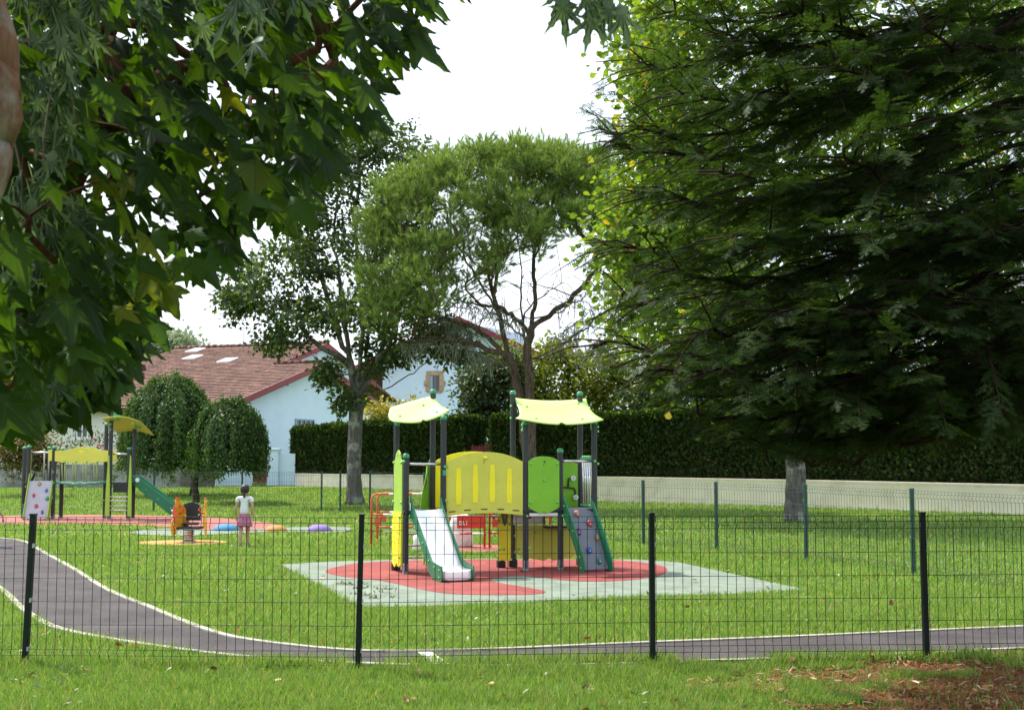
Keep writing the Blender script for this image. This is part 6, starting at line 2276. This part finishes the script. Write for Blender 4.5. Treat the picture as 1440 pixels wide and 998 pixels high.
# ------------------------------------------------------------------ silver-leaved maple whose flaking trunk enters at the left edge
r = np.random.default_rng(62)
base = Vector((-1.75, 2.3, 0))
B = np.array(base)
SILV = thing('silver_maple', 'flaking brown trunk at the left edge with sprays of deeply cut silvery leaves', 'tree', base)
S = Skel(r)
tw = 2.3
S.line([tuple(base), W(-330, 900, 2.25), W(-215, 500, 2.3), W(-105, 260, tw), W(-62, 150, tw), W(-62, 70, tw), W(-75, 0, tw), W(-120, -160, tw), W(-140, -420, tw)], 6, .004)
S.radii(.05, 2.2)
nn_ = len(S.p)
S.r[:] = np.interp(np.arange(nn_), [0, nn_ * .5, nn_ * .62, nn_ - 1], [.15, .115, .105, .09])
S.mesh(B, .2).build('trunk', bark_flake, SILV)
twig_m = pm('twig_grey', (.16, .13, .10), .9)
P, A = [], []
def spray(u0, v0, u1, v1, Y, n_, sc=1.0, Y1=None):
    a_ = np.array(W(u0, v0, Y)); b2 = np.array(W(u1, v1, Y1 or Y))
    md = (a_ + b2) / 2 + np.array([.02, 0, .03])
    pts = [(1 - t) ** 2 * a_ + 2 * t * (1 - t) * md + t * t * b2 for t in np.linspace(0, 1, 8)]
    MB().tube([tuple(q - B) for q in pts], [.003] * 7 + [.0015], 4, cap=False).build('twig', twig_m, SILV)
    for i in range(n_):
        t = r.uniform(.15, 1); q = (1 - t) ** 2 * a_ + 2 * t * (1 - t) * md + t * t * b2
        P.append(q + r.normal(0, .025, 3)); A.append(np.array([r.normal(.1, .38), r.normal(0, .3), -1 + r.normal(0, .25)]))
for a_ in ((60, -60, 85, 90, 3.2, 9), (90, -60, 60, 200, 3.3, 9), (70, -20, 110, 215, 3.4, 10), (30, -60, 40, 120, 3.2, 8), (50, 60, 60, 270, 3.4, 9), (330, -60, 365, 60, 3.0, 6), (400, -60, 380, 20, 3.1, 4), (270, -40, 300, 25, 3.2, 4),
           (60, 260, 50, 380, 3.5, 8), (20, 200, 30, 330, 3.4, 8), (90, 280, 105, 330, 3.5, 4), (10, 330, 10, 430, 3.5, 8), (0, 380, 40, 500, 3.6, 9), (120, 330, 130, 430, 3.6, 6), (40, 420, 60, 560, 3.8, 5),
           (780, -60, 845, 8, 3.2, 4), (860, -50, 850, 5, 3.2, 3), (750, -60, 790, -6, 3.2, 3), (120, -60, 140, 40, 3.3, 5), (210, -60, 205, 10, 3.3, 4)):
    spray(*a_)
P, A = np.array(P), np.array(A)
n = len(P)
N = np.stack([r.normal(0, .4, n), r.normal(-1, .25, n), .25 + r.normal(0, .3, n)], 1)
V, F = stamp(SM_V, SM_F, P - B, A, N, r.uniform(.09, .15, n))
sm_leaf = leafm('silver_leaf', [(0, (.06, .095, .055)), (.6, (.095, .14, .08)), (1, (.15, .20, .11))], (1.2, 1.4, .7), .3, .02, .4, vein=(.18, .23, .15))
np_mesh('crown', V, F, sm_leaf, SILV, attr=('vein', np.tile(SM_W, n)))


# ------------------------------------------------------------------ people
skin_m = pm('skin', (.42, .24, .17), .55, var=.06)
hair_m = pm('hair_dark', (.018, .012, .009), .55, var=.3, scale=30)
shoe_m = pm('shoe_grey', (.12, .12, .13), .7)


def skin_mesh(name, verts, edges, radii, mat, parent, sub=2):
    me = bpy.data.meshes.new(name)
    me.from_pydata(verts, edges, [])
    o = bpy.data.objects.new(name, me); COL.objects.link(o)
    md = o.modifiers.new('skin', 'SKIN')
    md.use_smooth_shade = True
    md.branch_smoothing = .6
    for i, q in enumerate(radii):
        sv = me.skin_vertices[0].data[i]
        sv.radius = q if isinstance(q, tuple) else (q, q)
        sv.use_root = (i == 0)
    ss = o.modifiers.new('sub', 'SUBSURF'); ss.levels = sub; ss.render_levels = sub
    bpy.context.view_layer.update()
    dg = bpy.context.evaluated_depsgraph_get()
    m2 = bpy.data.meshes.new_from_object(o.evaluated_get(dg))
    o.modifiers.clear()
    o.data = m2
    m2.materials.clear(); m2.materials.append(mat)
    o.parent = parent
    return o


def person(label, base, H, rz, top_m, bottom_m, kind, hair_long, stride=.10, shoe=shoe_m, child=True):
    """walking figure facing local +y; H standing height"""
    root = thing('person', label, 'person', base, rz)
    s = H
    hd = .165 * s if child else .132 * s            # head height
    hipz, shz, nkz = .49 * s, .795 * s, .835 * s
    sw_ = .105 * s; hw = .052 * s
    V, E, Rr = [], [], []
    def v(p, rad, par=None):
        V.append(p); Rr.append(rad)
        if par is not None: E.append((par, len(V) - 1))
        return len(V) - 1
    pel = v((0, 0, hipz), (.078 * s, .058 * s))
    wa = v((0, .0, .60 * s), (.068 * s, .052 * s), pel)
    ch = v((0, .003 * s, .71 * s), (.078 * s, .056 * s), wa)
    ub = v((0, 0, .775 * s), (.06 * s, .045 * s), ch)
    nk = v((0, .0, nkz), .027 * s, ub)
    hd0 = v((0, .004 * s, nkz + .30 * hd), (.34 * hd, .38 * hd), nk)
    hd1 = v((0, .0, nkz + .66 * hd), (.39 * hd, .44 * hd), hd0)
    hd2 = v((0, -.002 * s, nkz + .90 * hd), (.26 * hd, .30 * hd), hd1)
    for sd in (-1, 1):
        st_ = sd * stride * s
        sh = v((sd * sw_, 0, shz), .032 * s, ub)
        el = v((sd * (sw_ + .035 * s), -.01 * s - st_ * .3, .625 * s), .024 * s, sh)
        wr = v((sd * (sw_ + .048 * s), .03 * s - st_ * .7, .49 * s), .017 * s, el)
        pa = v((sd * (sw_ + .048 * s), .035 * s - st_ * .75, .455 * s), (.019 * s, .013 * s), wr)
        for k_ in range(4):
            f1 = v((sd * (sw_ + .046 * s), .035 * s - st_ * .75 + (k_ - 1.5) * .011 * s, .43 * s), .0062 * s, pa)
            v((sd * (sw_ + .038 * s), .037 * s - st_ * .75 + (k_ - 1.5) * .010 * s, (.405 + .004 * (k_ in (1, 2)) * -1) * s), .0050 * s, f1)
        th = v((sd * (sw_ + .036 * s), .05 * s - st_ * .75, .447 * s), .0075 * s, pa)
        v((sd * (sw_ + .030 * s), .054 * s - st_ * .75, .428 * s), .006 * s, th)
        hp_ = v((sd * hw, 0, hipz - .03 * s), .055 * s, pel)
        kn = v((sd * hw * .95, st_ * .55 + .012 * s, .27 * s), .036 * s, hp_)
        cf = v((sd * hw * .92, st_ * .85 - .004 * s, .17 * s), .033 * s, kn)
        an = v((sd * hw * .9, st_ * 1.0 - .01 * s, .045 * s), .021 * s, cf)
        v((sd * hw * 1.1, st_ * 1.0 + .055 * s, .022 * s), (.022 * s, .016 * s), an)
    body = skin_mesh('body', V, E, Rr, skin_m, root)
    # face
    fz_ = nkz + .52 * hd
    fm = MB()
    for sd in (-1, 1):
        fm.ball((sd * .16 * hd, .40 * hd, fz_), .045 * hd, 1, 8, 5)
        fm.ball((sd * .40 * hd, -.02 * hd, fz_ - .02 * hd), .10 * hd, 0, 8, 5, 1.3)
    fm.ball((0, .43 * hd, fz_ - .13 * hd), .06 * hd, 0, 8, 5, 1.2)
    fm.box((0, .395 * hd, fz_ - .27 * hd), (.20 * hd, .03 * hd, .03 * hd), 2, bev=.004)
    fm.build('face', [skin_m, hair_m, pm('lips', (.35, .10, .09), .5)], root)
    # hair
    hm = MB()
    prof = [(.001, .52), (.22, .49), (.38, .36), (.455, .16), (.46, 0), (.43, -.18), (.34, -.34 if hair_long else -.24), (.2, -.40 if hair_long else -.28)]
    vs, fs, n_ = [], [], 20
    for rad, zz_ in prof:
        for j in range(n_):
            a_ = 2 * PI * j / n_
            front = math.sin(a_) > .25 and zz_ < .28
            kk = .78 if front else 1.0
            yy = math.sin(a_) * rad * kk * hd * 1.08
            if front: yy = min(yy, .18 * hd)
            vs.append((math.cos(a_) * rad * hd * (1.0 + .03 * math.sin(5 * a_)), yy - .03 * hd, nkz + .60 * hd + zz_ * hd))
    fs = [(i * n_ + j, i * n_ + (j + 1) % n_, (i + 1) * n_ + (j + 1) % n_, (i + 1) * n_ + j) for i in range(len(prof) - 1) for j in range(n_)]
    hm.add(vs, fs, 0, True)
    if hair_long: hm.lathe((0, -.36 * hd, nkz + .2 * hd), [(.001, .22 * hd), (.12 * hd, .14 * hd), (.14 * hd, -.1 * hd), (.08 * hd, -.38 * hd), (.001, -.46 * hd)], 10)
    hm.build('hair', hair_m, root)
    # top with sleeves, as its own skinned shell
    V2, E2, R2 = [], [], []
    def w(p, rad, par=None):
        V2.append(p); R2.append(rad)
        if par is not None: E2.append((par, len(V2) - 1))
        return len(V2) - 1
    t0_ = w((0, 0, .505 * s), (.088 * s, .068 * s)); t1_ = w((0, 0, .61 * s), (.080 * s, .062 * s), t0_)
    t2_ = w((0, .003 * s, .71 * s), (.088 * s, .065 * s), t1_); t3_ = w((0, 0, .785 * s), (.066 * s, .052 * s), t2_)
    for sd in (-1, 1):
        a1 = w((sd * (sw_ + .004 * s), 0, .795 * s), .040 * s, t3_)
        w((sd * (sw_ + .022 * s), -.006 * s - sd * stride * s * .15, .715 * s), .036 * s, a1)
    skin_mesh('shirt', V2, E2, R2, top_m, root)
    if kind == 'skirt':
        mb = MB()
        n_ = 28; prof = [(.088, .53), (.097, .48), (.112, .42), (.124, .36), (.130, .325), (.122, .327)]
        vs = []
        for rad, zz_ in prof:
            for j in range(n_):
                a_ = 2 * PI * j / n_
                kk = 1 + (.05 * math.sin(7 * a_)) * (.53 - zz_) * 5
                vs.append((math.cos(a_) * rad * s * kk, math.sin(a_) * rad * s * .85 * kk, zz_ * s))
        fs = [(i * n_ + j, i * n_ + (j + 1) % n_, (i + 1) * n_ + (j + 1) % n_, (i + 1) * n_ + j) for i in range(len(prof) - 1) for j in range(n_)]
        mb.add(vs, fs, 0, True); mb.build('skirt', bottom_m, root)
    else:
        V3, E3, R3 = [(0, 0, .50 * s)], [], [(.086 * s, .066 * s)]
        for sd in (-1, 1):
            st_ = sd * stride * s
            for j, (p, rad) in enumerate((((sd * hw, 0, hipz - .04 * s), .062 * s), ((sd * hw * .95, st_ * .55 + .012 * s, .27 * s), .045 * s), ((sd * hw * .92, st_ * .85 - .004 * s, .15 * s), .043 * s), ((sd * hw * .9, st_ - .008 * s, .055 * s), .036 * s))):
                V3.append(p); R3.append(rad); E3.append((0 if j == 0 else len(V3) - 2, len(V3) - 1))
        skin_mesh('trousers', V3, E3, R3, bottom_m, root)
    for sd in (-1, 1):
        st_ = sd * stride * s
        mb = MB()
        mb.lathe((sd * hw * 1.0, st_ + .018 * s, 0), [(.001, 0), (.030 * s, 0), (.034 * s, .012 * s), (.031 * s, .03 * s), (.024 * s, .045 * s), (.022 * s, .06 * s)], 14, 0, .95, 1.75)
        mb.build('shoe', shoe, root)
    return root


cp = gr(343, 768)
person('child walking away in a white top and pink purple skirt near the coloured mounds', cp, 1.17, .05,
       pm('top_white', (.66, .66, .72), .9, var=.05, bump=.2, bscale=30), pm('skirt_pink', (.36, .10, .20), .9, var=.2, scale=25, c2=(.48, .17, .28)), 'skirt', True, .085)
ep = gr(-11, 769)
person('person in dark blue trousers at the left edge, mostly outside the view', ep, 1.15, -PI / 2,
       pm('top_grey', (.25, .27, .3), .9), pm('denim', (.025, .045, .10), .9, var=.25, scale=20), 'trousers', False, .10, pm('shoe_blue', (.25, .42, .55), .6))
